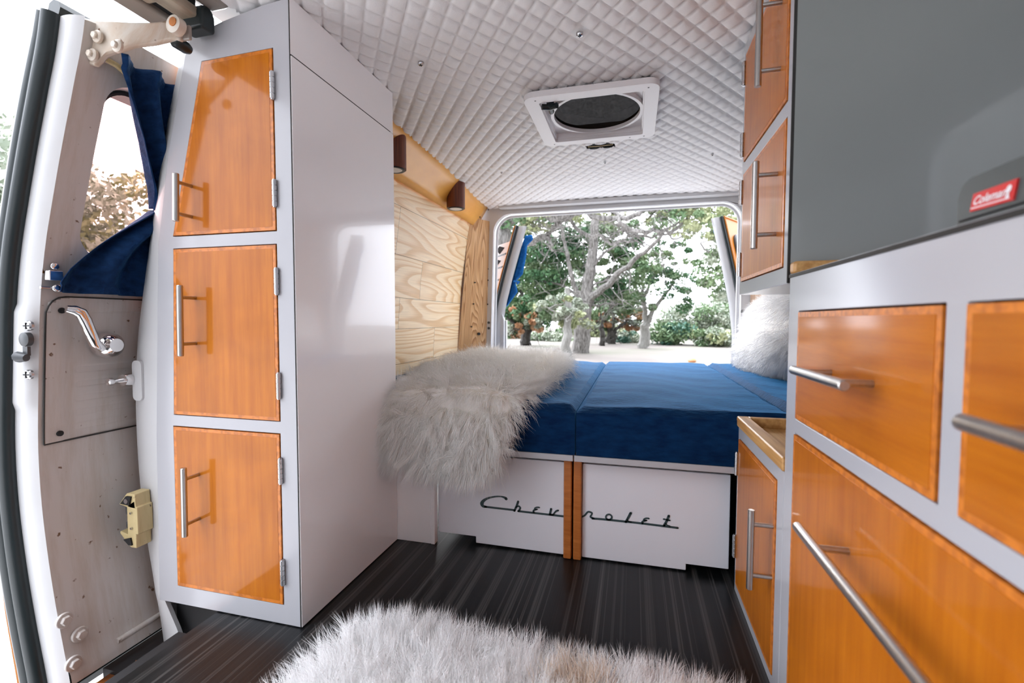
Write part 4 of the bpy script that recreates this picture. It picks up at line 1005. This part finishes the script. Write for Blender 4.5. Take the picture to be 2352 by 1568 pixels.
for (x, y), lb in zip(SCREWS, labs):
    big = y < 1.3; r_ = .0085 if big else .005; z = 1.4 - (.004 if big else .002) - .0005
    b = MB(); b.lathe((x, y, z), [(r_ * .35, -.0045), (r_ * .8, -.0035), (r_, -.001), (r_, .004)], n=18)
    b.box(x - r_ * .55, x + r_ * .55, y - .0009, y + .0009, z - .0052, z - .004, 1); b.box(x - .0009, x + .0009, y - r_ * .55, y + r_ * .55, z - .0052, z - .004, 1)
    tag(b.build('ceiling_screw', [M['screw'], M['black']], smooth=True), lb, 'screw', 'screws in the quilted ceiling')

# ================================================================== REAR DOORS
LEAN = [1.0]
def lean(z): return LEAN[0] * interp(z, [(.0, 0), (.62, .0), (.80, .03), (1.0, .085), (1.30, .18)])
def leaf(name, hx, ang, side, lab, w=.62):
    """door leaf hinged at (hx, 2.87); side=+1 left leaf whose free end lies towards +x when shut; ang from shut"""
    root = empty(name, (hx, 2.87, -.1), lab, 'door', kind='structure')
    s = side; th = math.radians(ang) * s
    c_, s_n = math.cos(th), math.sin(th)
    def W(u, o_, z):  # u along the width, o_ outwards (+y when shut)
        lx, ly = s * u, o_ - lean(z)
        return (hx + lx * c_ - ly * s_n, 2.87 + lx * s_n + ly * c_, z)
    ztop = 1.30; z0 = -.1; nz = 26
    wz0, wz1, wu0, wu1 = .78, 1.20, .07, w - .07
    def skin(off, matl, nm):
        b_ = MB(); cyy, czz = (wu0 + wu1) / 2, (wz0 + wz1) / 2; lp_ = dense(rrect(wu0, wu1, wz0, wz1, .05, 5))
        def co(p):
            dx, dz = p[0] - cyy, p[1] - czz; c2 = []
            if dx > 0: c2.append((w - cyy) / dx)
            if dx < 0: c2.append((0 - cyy) / dx)
            if dz > 0: c2.append((ztop - czz) / dz)
            if dz < 0: c2.append((.70 - czz) / dz)
            t = min(c2); return (cyy + dx * t, czz + dz * t)
        o2 = [co(p) for p in lp_]; n = len(lp_); vs = []
        for k in range(4):
            for a_, b2 in zip(lp_, o2): u = a_[0] + (b2[0] - a_[0]) * k / 3; z = a_[1] + (b2[1] - a_[1]) * k / 3; vs.append(W(u, off, z))
        b_.add(vs, [(k * n + i, k * n + (i + 1) % n, (k + 1) * n + (i + 1) % n, (k + 1) * n + i) for k in range(3) for i in range(n)])
        b_.grid(4, 20, lambda u, v: W(u * w, off, z0 + (.70 - z0) * v)); return b_.build(nm, matl, root, smooth=True, recalc=False)
    skin(.0, M['orange'], 'outer_skin'); skin(-.075, M['body_white'], 'inner_panel')
    b_ = MB(); b_.grid(4, nz, lambda u, v: W(-.012 * math.sin(math.pi * u), -.012 - .063 * u, z0 + (ztop - z0) * v)); b_.grid(4, nz, lambda u, v: W(w, -.075 * u, z0 + (ztop - z0) * v)); b_.grid(6, 1, lambda u, v: W(w * u, -.075 * v, ztop))
    b_.build('edge', M['body_white'], root, smooth=True)
    b_ = MB(); b_.tube([W(-.006, -.012, z0 + (ztop - z0) * k / nz) for k in range(nz + 1)], .011, 8); b_.build('seal', M['rubber'], root, smooth=True)
    b_ = MB(); b_.tube([W(-.002, .003, z0 + (ztop - z0) * k / nz) for k in range(nz + 1)] + [W(w * .5, .003, ztop), W(w, .003, ztop)], .005, 6); b_.build('outer_lip', M['orange'], root, smooth=True)
    b_ = MB(); b_.grid(6, 8, lambda u, v: W(wu0 - .01 + (wu1 - wu0 + .02) * u, -.006, wz0 - .01 + (wz1 - wz0 + .02) * v)); b_.build('window_glass', M['grey_glass'], root, smooth=True)
    b_ = MB(); lp_ = rrect(wu0, wu1, wz0, wz1, .05, 5); b_.tube([W(p[0], .006, p[1]) for p in lp_ + lp_[:2]], .010, 8, False); b_.build('window_gasket', M['rubber_grey'], root, smooth=True)
    return root, W
LEAN[0] = .88; dl, WL = leaf('door_2', -.888, 107, 1, 'left rear door swung open, seen on its white edge')
# louvres standing off the outer skin
for k in range(5):
    z = 1.155 - k * .085
    b = MB(); pr = [(0.005, z + .06), (.072, z + .034), (.092, z + .006), (.062, z - .034), (.005, z - .012)]
    for u0, u1 in ((.06, .072), (.54, .552)):
        n = len(pr); b.add([WL(u0, o_, z_) for o_, z_ in pr] + [WL(u1, o_, z_) for o_, z_ in pr], [tuple(range(n))[::-1], tuple(range(n, 2 * n))] + [(i, (i + 1) % n, n + (i + 1) % n, n + i) for i in range(n)])
    for (a_, c_) in ((pr[0], pr[1]), (pr[1], pr[2])):
        b.add([WL(.06, *a_), WL(.552, *a_), WL(.552, *c_), WL(.06, *c_)], [(0, 1, 2, 3)])
    lv = subroot(b.build('louvre', M['body_white'], dl), dl); lv['label'] = 'white window louvre with black opening'
    b = MB(); qd = [(.030, z + .018), (.066, z + .026), (.080, z + .000), (.050, z - .026)]; b.add([WL(.0585, *p) for p in qd], [(0, 1, 2, 3)]); b.build('opening', M['black'], lv)
b = MB(); b.prism([[(-.842, .30), (-.800, .30), (-.800, .70), (-.812, .745), (-.842, .72)]], 'y', 2.88, 2.92); o = b.build('hinge_pillar', M['body_white'], dl, bevel=.008)
b = MB(); b.box(-.803, -.790, 2.90, 2.93, .3, .70); b.build('trim_strip', M['body_white'], dl, bevel=.004)
# curtains on the rear doors
def rear_curtain(W, lab, sgn=1):
    r_ = empty('curtain', W(.3, -.1, .75), lab, 'curtain')
    b_ = MB(); k_ = sgn; prof_ = [(0, .045), (.06, .062), (.13, .030), (.3, .045), (.55, .055), (.66, .018), (.8, .05), (1.0, .006)]
    def fn(u, v):
        z = 1.255 - v * .46; t = interp(v, prof_); a = u * math.pi
        return W(.05 + .22 * u, -.080 - k_ * t * (.55 + .45 * math.sin(u * 40)) * (1 - .3 * u), z)
    b_.grid(50, 40, fn); b_.build('drape', M['curtain_lit'], r_, smooth=True, solid=.004)
    b_ = MB(); b_.tube([W(.04, -.085, .955), W(.06, -.08 - .045 * k_, .95), W(.2, -.08 - .04 * k_, .95)], .006, 8); b_.build('tie', M['curtain_lit'], r_, smooth=True)
rear_curtain(WL, 'blue gathered curtain, toned as if lit, on the inside of the left rear door')
LEAN[0] = .75; dr_, WR = leaf('door_3', .615, 122, -1, 'right rear door swung open, orange outer face showing')
rear_curtain(WR, 'sliver of blue curtain on the right rear door', .3)

# ================================================================== OUTSIDE
GZ = -.62
gb = MB(); 
def gz(x, y):
    return GZ + .02 * math.sin(x * .6) * math.sin(y * .5) + (0 if y < 30 else 0)
gb.grid(80, 80, lambda u, v: (-60 + 130 * u, -25 + 125 * v, gz(-60 + 130 * u, -25 + 125 * v)))
gm = noisy('dry_grass_and_gravel', [(.3, (.15, .13, .118)), (.5, (.19, .168, .15)), (.7, (.155, .158, .118))], nscale=.35, detail=8, rough=.95)
tcn = coords(gm, 'Object'); sx = nd(gm, 'ShaderNodeSeparateXYZ'); lk(gm, tcn, sx.inputs[0])
mr = nd(gm, 'ShaderNodeMapRange'); mr.inputs['From Min'].default_value = 8; mr.inputs['From Max'].default_value = 12; lk(gm, sx.outputs[1], mr.inputs[0])
n2 = nd(gm, 'ShaderNodeTexNoise', Scale=38.0, Detail=6); lk(gm, tcn, n2.inputs['Vector']); r2 = ramp(gm, [(.38, (.22, .215, .21)), (.5, (.42, .41, .405)), (.66, (.58, .57, .56))]); lk(gm, n2.outputs['Fac'], r2.inputs[0])
mx = nd(gm, 'ShaderNodeMix', data_type='RGBA'); lk(gm, mr.outputs[0], mx.inputs[0]); lk(gm, r2.outputs[0], mx.inputs[6])
old = bsdf(gm).inputs['Base Color'].links[0].from_socket; lk(gm, old, mx.inputs[7]); lk(gm, mx.outputs[2], bsdf(gm).inputs['Base Color'])
ground = gb.build('ground', gm, smooth=True, recalc=False); tag(ground, 'pale gravel and dry grass outside the van', kind='structure')

def leaves(name, clumps, per, size, mats, root, seed):
    """clumps: (centre, radius, material index)"""
    rg_ = np.random.default_rng(seed); Vs = []; mis = []
    for c, r_, mi_ in clumps:
        k = per; p = rg_.normal(0, 1, (k, 3)); p /= np.linalg.norm(p, axis=1)[:, None]; p *= (rg_.uniform(.25, 1, k) ** .5)[:, None] * np.array([r_, r_, r_ * .6])
        p += np.array(c); a = rg_.normal(0, 1, (k, 3)); a /= np.linalg.norm(a, axis=1)[:, None]; b2 = np.cross(a, rg_.normal(0, 1, (k, 3))); b2 /= np.linalg.norm(b2, axis=1)[:, None]
        s = size * rg_.uniform(.6, 1.3, (k, 1)); q_ = np.stack([p - a * s, p - b2 * s * .55, p + a * s, p + b2 * s * .55], 1); Vs.append(q_); mis.append(np.full(k, mi_))
    V = np.concatenate(Vs).reshape(-1, 3); n = len(V) // 4; me = bpy.data.meshes.new(name); me.vertices.add(n * 4)
    me.vertices.foreach_set('co', (V - np.array(root.location)).ravel().astype(np.float32)); me.loops.add(n * 4); me.loops.foreach_set('vertex_index', np.arange(n * 4, dtype=np.int32))
    me.polygons.add(n); me.polygons.foreach_set('loop_start', np.arange(n, dtype=np.int32) * 4)
    for m_ in mats: me.materials.append(m_)
    me.polygons.foreach_set('material_index', np.concatenate(mis).astype(np.int32)); me.update(calc_edges=True)
    o_ = bpy.data.objects.new(name, me); COL.objects.link(o_); o_.parent = root; return o_
def crown(c, R, n, rg_, mi=(0,), rr=(.35, .7)):
    out = []
    for _ in range(n):
        d = Vector([rg_.gauss(0, 1) for _ in range(3)]).normalized() * rg_.random() ** .4
        out.append((Vector(c) + Vector((d.x * R[0], d.y * R[1], d.z * R[2])), rg_.uniform(*rr), rg_.choice(mi)))
    return out
def branch(bld, pts, r0, r1, rg_, jit=.0, n=8):
    pts = [Vector(p) for p in pts]; P2 = [pts[0]]
    for i in range(len(pts) - 1):
        p0, p1, p2, p3 = pts[max(i - 1, 0)], pts[i], pts[i + 1], pts[min(i + 2, len(pts) - 1)]
        for s in (.25, .5, .75, 1): P2.append(.5 * ((2 * p1) + (p2 - p0) * s + (2 * p0 - 5 * p1 + 4 * p2 - p3) * s * s + (3 * p1 - p0 - 3 * p2 + p3) * s ** 3) + Vector([rg_.gauss(0, jit) for _ in range(3)]))
    m = len(P2) - 1; bld.tube(P2, [r0 + (r1 - r0) * i / m for i in range(m + 1)], n)
    return P2
def twigs(bld, line, rg_, n, L0, r0, depth=2):
    for _ in range(n):
        i = rg_.randrange(len(line) // 4, len(line)); p = line[i]; d = Vector([rg_.gauss(0, 1), rg_.gauss(0, .6), rg_.gauss(.2, .7)]).normalized(); q_ = p; pts = [p]
        for k in range(4): d = (d + Vector([rg_.gauss(0, .35) for _ in range(3)])).normalized(); q_ = q_ + d * L0 / 4; pts.append(q_)
        bld.tube(pts, [r0 * (1 - .22 * k) for k in range(5)], 5)
        if depth > 0: twigs(bld, pts, rg_, 3, L0 * .55, r0 * .5, depth - 1)
def px(u, v, D): return at(u, v, 'y', D)
def tree(lab, nm, limbs, crowns, bark, leafmats, seed, base, per=150, size=.09, tw=6, twL=1.2, twr=.03, grp='park trees behind the van', parts=True, jit=.03):
    """limbs: list of (points, r0, r1); crowns: (centre, radii, count, material indices, clump radii)"""
    rg_ = random.Random(seed); root = empty(nm, (base.x, base.y, GZ), lab, 'tree', grp)
    b_ = MB()
    for i, (pts, r0, r1) in enumerate(limbs):
        ln_ = branch(b_, pts, r0, r1, rg_, jit)
        if tw and i > 0: twigs(b_, ln_, rg_, tw, twL, twr)
    b_.build('trunk', bark, root, smooth=True, recalc=False)
    cl_ = []
    for c in crowns: cl_ += crown(c[0], c[1], c[2], rg_, c[3], c[4])
    if cl_: leaves('foliage', cl_, per, size, leafmats, root, seed)
    return root
def V3(u, v, D): return px(u, v, D)
G0 = lambda u, D: Vector((px(u, 700, D).x, D, GZ))

# A: the big forked tree
D = 19
b0 = G0(1335, D)
tree('big grey forked tree standing closest behind the van', 'tree',
     [([b0 + Vector((0, 0, -.1)), V3(1338, 760, D), V3(1342, 712, D), V3(1346, 690, D)], .36, .27),
      ([V3(1346, 695, D), V3(1352, 640, D), V3(1360, 580, D), V3(1366, 520, D), V3(1362, 460, D), V3(1370, 380, D)], .26, .10),
      ([V3(1346, 696, D), V3(1385, 660, D - .3), V3(1430, 620, D - .6), V3(1480, 580, D - 1), V3(1540, 520, D - 1.2)], .17, .05),
      ([V3(1344, 694, D), V3(1318, 655, D), V3(1305, 600, D), V3(1294, 545, D), V3(1288, 500, D)], .12, .04),
      ([V3(1354, 620, D), V3(1380, 590, D), V3(1420, 560, D), V3(1465, 530, D + .5)], .08, .02),
      ([V3(1350, 660, D), V3(1400, 640, D), V3(1450, 625, D)], .05, .02),
      ([V3(1340, 705, D), V3(1300, 660, D + 1), V3(1245, 640, D + 1.5), V3(1215, 600, D + 2)], .07, .02),
      ([V3(1347, 702, D), V3(1385, 700, D), V3(1430, 698, D)], .05, .015)],
     [(V3(1235, 610, D + 1.2), (1.3, 1.4, 1.3), 42, (0, 0, 1), (.3, .6)), (V3(1320, 560, D + 1.6), (1.2, 1.3, 1.2), 30, (0, 0, 1), (.3, .6)), (V3(1265, 690, D + 2), (1.2, 1.2, .8), 26, (0, 1), (.3, .55)),
      (V3(1400, 540, D + 1.5), (1.4, 1.2, .9), 20, (0, 1, 1), (.25, .45)), (V3(1420, 665, D + 1.8), (.9, 1.0, .5), 16, (0, 1), (.25, .45)), (V3(1450, 600, D + 1), (1.3, 1, 1.0), 26, (0, 1, 1), (.14, .28)), (V3(1230, 500, D + 1), (1.6, 1.2, .8), 20, (0, 1), (.3, .5))],
     M['bark'], [L['green'], L['mid']], 11, b0, per=120, size=.085, tw=5, twL=1.5, twr=.028)
# gnarled tree whose boughs hang across the top
D = 9.5; b0 = G0(1100, D)
tree('gnarled tree on the left whose boughs hang over the opening', 'tree',
     [([b0, V3(1135, 660, D), V3(1148, 560, D), V3(1150, 500, D), V3(1140, 440, D), V3(1130, 350, D)], .20, .15),
      ([V3(1150, 530, D), V3(1185, 505, D), V3(1240, 490, D - .2), V3(1290, 500, D - .3), V3(1320, 480, D - .4), V3(1360, 470, D)], .085, .07),
      ([V3(1180, 570, D + .8), V3(1225, 555, D + .6), V3(1262, 532, D + .4), V3(1290, 505, D), V3(1330, 490, D - .3), V3(1400, 500, D - .4), V3(1450, 525, D - .5), V3(1500, 532, D - .5), V3(1545, 528, D - .3), V3(1580, 500, D)], .075, .03),
      ([V3(1290, 500, D), V3(1330, 525, D), V3(1380, 545, D - .2), V3(1400, 560, D - .2), V3(1440, 552, D - .2), V3(1480, 560, D)], .04, .015),
      ([V3(1320, 485, D), V3(1380, 475, D), V3(1440, 500, D - .5), V3(1500, 478, D - .5), V3(1560, 485, D - .3), V3(1620, 470, D)], .06, .03),
      ([V3(1400, 470, D), V3(1415, 500, D), V3(1440, 530, D), V3(1475, 545, D), V3(1520, 540, D), V3(1560, 545, D)], .045, .015),
      ([V3(1254, 535, D), V3(1262, 550, D), V3(1268, 570, D)], .04, .028),
      ([V3(1520, 470, D), V3(1490, 510, D), V3(1540, 540, D)], .03, .01),
      ([V3(1150, 540, D), V3(1200, 520, D), V3(1260, 524, D), V3(1290, 515, D)], .02, .012),
      ([V3(1600, 470, D), V3(1560, 510, D), V3(1520, 530, D)], .03, .01)],
     [(V3(1245, 498, D), (.5, .5, .25), 10, (1,), (.12, .22)), (V3(1300, 470, D), (1.2, .8, .3), 12, (1, 0), (.12, .25)), (V3(1640, 490, D), (.6, .6, .35), 14, (1,), (.12, .25)), (V3(1560, 500, D), (.8, .6, .3), 14, (1, 0), (.1, .22)), (V3(1180, 490, D), (.5, .5, .3), 8, (0,), (.12, .25)), (V3(1440, 480, D), (1.3, .8, .25), 14, (0, 1), (.1, .2))],
     M['bark'], [L['mid'], L['lime']], 12, b0, per=90, size=.045, tw=6, twL=.8, twr=.013)
D = 24; b0 = G0(1208, D)
tree('short dark tree with orange leaves at the left of the opening', 'tree',
     [([b0, V3(1208, 775, D), V3(1212, 755, D)], .30, .22), ([V3(1210, 765, D), V3(1180, 745, D), V3(1160, 720, D)], .14, .06), ([V3(1210, 760, D), V3(1240, 745, D), V3(1262, 720, D)], .13, .05)],
     [(V3(1215, 715, D), (1.5, 1.3, .8), 36, (0, 0, 2), (.3, .5)), (V3(1198, 735, D - 1), (1.3, 1.0, .75), 26, (1, 3, 2), (.12, .26)), (V3(1250, 690, D), (1.3, 1.2, .7), 16, (2, 1, 3), (.25, .45)), (V3(1160, 640, D), (1.2, 1, 1.5), 24, (0, 2), (.3, .5))], M['bark_dark'], [L['green'], L['orange'], L['mid'], L['pale']], 13, b0, per=110, size=.10, tw=4)
D = 17; b0 = G0(1301, D)
tree('slim pale trunk just left of the big forked tree', 'tree',
     [([b0, V3(1302, 770, D), V3(1304, 738, D), V3(1308, 700, D), V3(1300, 660, D)], .19, .08), ([V3(1304, 735, D), V3(1275, 715, D), V3(1250, 705, D)], .06, .02)],
     [(V3(1295, 712, D), (1.0, .9, .55), 26, (0, 0, 1), (.12, .24)), (V3(1320, 740, D + 1), (.5, .5, .3), 8, (0, 1), (.2, .35))], M['bark_pale'], [L['pale'], L['lime']], 14, b0, per=90, size=.075, tw=4, twL=.9)
D = 27; b0 = G0(1402, D)
tree('dark vase-shaped tree with rusty leaves right of the forked trunk', 'tree',
     [([b0, V3(1403, 780, D), V3(1405, 765, D)], .34, .24), ([V3(1404, 770, D), V3(1392, 735, D), V3(1385, 700, D)], .15, .06), ([V3(1406, 770, D), V3(1420, 752, D), V3(1440, 735, D)], .13, .05), ([V3(1404, 760, D), V3(1408, 720, D), V3(1405, 680, D)], .12, .05), ([V3(1385, 755, D), V3(1360, 745, D), V3(1345, 748, D)], .07, .03)],
     [(V3(1368, 735, D), (1.3, 1, .8), 26, (1, 3, 2), (.14, .3)), (V3(1435, 732, D + 1), (1.5, 1, .9), 34, (1, 1, 3, 3), (.14, .3)), (V3(1400, 690, D), (1.6, 1.2, .9), 30, (0, 2, 3), (.3, .5))], M['bark_dark'], [L['green'], L['orange'], L['mid'], L['pale']], 15, b0, per=90, size=.11, tw=5, twL=1.4)
D = 24.5; b0 = G0(1384, D)
tree('thin dark stem beside the big forked trunk', 'tree', [([b0, V3(1384, 770, D), V3(1382, 745, D)], .16, .10), ([V3(1382, 750, D), V3(1380, 720, D), V3(1370, 690, D)], .07, .02)], [(V3(1372, 715, D), (.6, .6, .4), 6, (0,), (.2, .35))], M['bark_dark'], [L['mid']], 16, b0, per=60, size=.09, tw=3)
D = 23; b0 = G0(1480, D)
tree('pale grey tree with a sparse green crown in the middle of the lawn', 'tree',
     [([b0, V3(1482, 770, D), V3(1484, 738, D)], .28, .19), ([V3(1484, 742, D), V3(1478, 700, D), V3(1476, 660, D), V3(1482, 610, D)], .14, .04), ([V3(1485, 742, D), V3(1505, 705, D), V3(1525, 680, D), V3(1550, 650, D)], .13, .04), ([V3(1478, 690, D), V3(1455, 650, D), V3(1440, 610, D)], .07, .02), ([V3(1480, 680, D), V3(1500, 640, D), V3(1520, 600, D)], .08, .02)],
     [(V3(1480, 640, D), (1.5, 1.2, .9), 22, (0, 1, 1), (.25, .45)), (V3(1545, 640, D), (1.2, 1.2, .9), 18, (0, 1), (.2, .4)), (V3(1510, 575, D), (2.0, 1.2, 1.0), 34, (0, 1, 1), (.14, .3)), (V3(1570, 700, D), (.5, .5, .3), 5, (0,), (.2, .35)), (V3(1470, 700, D), (.7, .7, .4), 8, (1,), (.2, .35))], M['bark_pale'], [L['green'], L['mid']], 17, b0, per=75, size=.075, tw=8, twL=1.6, twr=.025)
D = 13; b0 = G0(1760, D)
tree('leafy tree to the right whose boughs reach into the opening', 'tree',
     [([b0, V3(1775, 650, D), V3(1790, 500, D), V3(1770, 380, D)], .25, .12), ([V3(1785, 560, D), V3(1720, 560, D), V3(1650, 590, D), V3(1610, 560, D)], .07, .02), ([V3(1785, 500, D), V3(1720, 500, D), V3(1640, 510, D), V3(1580, 490, D)], .07, .02)],
     [(V3(1655, 560, D), (.9, .8, .6), 18, (0, 1), (.15, .3)), (V3(1660, 630, D), (.55, .8, .6), 14, (0, 1), (.15, .3)), (V3(1620, 510, D), (1.1, .8, .5), 18, (1, 2), (.15, .3)), (V3(1700, 600, D), (.8, .8, 1.3), 26, (0, 1), (.2, .35))], M['bark'], [L['mid'], L['pale'], L['lime']], 18, b0, per=80, size=.055, tw=6, twL=.9, twr=.014)
# shrubs
def shrub(lab, c, R, n, mats, seed, per=150, size=.09, cr=(.25, .5), grp='shrubs at the edge of the lawn', stems=True):
    rg_ = random.Random(seed); root = empty('shrub', (c.x, c.y, GZ), lab, 'shrub', grp); b_ = MB()
    for k in range(6):
        q_ = Vector((c.x + rg_.uniform(-.7, .7) * R[0], c.y, c.z)); b_.tube([(c.x + (q_.x - c.x) * .3, c.y, GZ - .05), q_], [.05, .02], 5)
    b_.build('stem', M['bark'], root, recalc=False)
    leaves('foliage', crown(c, R, n, rg_, tuple(range(len(mats))), cr), per, size, mats, root, seed); return root
def sh(u0, u1, v0, v1, D): 
    a_, b_ = px(u0, v0, D), px(u1, v1, D); return Vector(((a_.x + b_.x) / 2, D, (a_.z + b_.z) / 2)), (abs(b_.x - a_.x) / 2, 1.2, abs(a_.z - b_.z) / 2)
for (u0, u1, v0, v1, D, ms, n, lab) in ((1495, 1590, 742, 800, 27, ['teal', 'mid'], 34, 'blue-green shrub right of the pale grey tree'), (1420, 1475, 762, 800, 29, ['teal', 'pale'], 20, 'low blue-green shrub left of the pale grey tree'),
        (1590, 1700, 755, 803, 26, ['mid', 'lime', 'pale'], 34, 'yellow-green shrub at the right edge of the opening'), (1500, 1720, 690, 790, 36, ['pale', 'pale', 'mid'], 80, 'large pale sage thicket far back on the right'),
        (1600, 1760, 660, 780, 44, ['pale'], 70, 'hazy pale thicket furthest back on the right'), (1225, 1320, 755, 805, 30, ['pale', 'mid'], 30, 'pale shrub between the orange-leaved tree and the slim trunk'),
        (1320, 1440, 720, 800, 38, ['pale', 'lime'], 50, 'pale thicket behind the big forked trunk'), (1110, 1210, 690, 805, 33, ['mid', 'pale', 'orange'], 60, 'mixed green thicket furthest left in the opening')):
    c, R_ = sh(u0, u1, v0, v1, D); shrub(lab, c, R_, n, [L[m_] for m_ in ms], int(u0 + D), per=120, size=.10 if D < 40 else .14, cr=(.3, .6) if D < 34 else (.5, .9))
# tall green mass far behind on the left half
for (u0, u1, v0, v1, D, ms, n, lab, sd) in ((1100, 1300, 560, 760, 40, ['green', 'mid'], 75, 'tall dark green tree far behind on the left', 3), (1220, 1420, 600, 760, 46, ['mid', 'pale'], 70, 'tall mid-green tree far behind the forked trunk', 4), (1080, 1180, 500, 700, 36, ['teal', 'mid'], 50, 'tall blue-green tree beside the open left door', 5)):
    c, R_ = sh(u0, u1, v0, v1, D); base = Vector((c.x, D, GZ))
    tree(lab, 'tree', [([base, base + Vector((.1, 0, 2)), c], .35, .15), ([base + Vector((0, 0, 1.5)), c + Vector((1.2, 0, .3))], .15, .05)], [(c, (R_[0], 2, R_[2]), n, tuple(range(len(ms))), (.6, 1.0))], M['bark'], [L[m_] for m_ in ms], 30 + sd, base, per=130, size=.16, tw=2)
# trees outside the side door
for (x, y, h_, R_, ms, lab, sd, n) in ((-15, 7.6, 3.2, (3.0, 3.0, 2.4), ['pale'], 'pale leafy tree seen beyond the sliding door edge', 51, 90), (-13.5, 11.5, 2.6, (3.4, 3.0, 2.6), ['lime', 'pale', 'pale'], 'broad leafy tree seen through the side door window', 52, 130), (-22, 8.0, 2.0, (4, 3, 2.2), ['pale'], 'pale distant tree beyond the side door, standing furthest out', 53, 60)):
    base = Vector((x, y, GZ)); c = Vector((x, y, h_))
    tree(lab, 'tree', [([base, base + Vector((.1, .1, 1.2)), c], .22, .1), ([base + Vector((0, 0, 1.1)), c + Vector((.8, .8, .3))], .1, .04), ([base + Vector((0, 0, 1.0)), c + Vector((-.8, -.9, 0))], .1, .04)], [(c, R_, n, tuple(range(len(ms))), (.4, .8))], M['bark'], [L[m_] for m_ in ms], sd, base, per=110, size=.10, tw=3, grp='trees outside the side door')
p = px(1590, 808, 15.5); b = MB(); b.lathe((p.x, p.y, GZ), [(.03, 0), (.11, .03), (.13, .08), (.10, .14), (.03, .17)], n=16)
tag(b.build('ball', mat('orange_fruit_skin', (.8, .36, .18), .5), smooth=True), 'small orange round thing lying on the lawn', 'ball')
for o in bpy.data.objects:
    if '_org' in o: del o['_org']
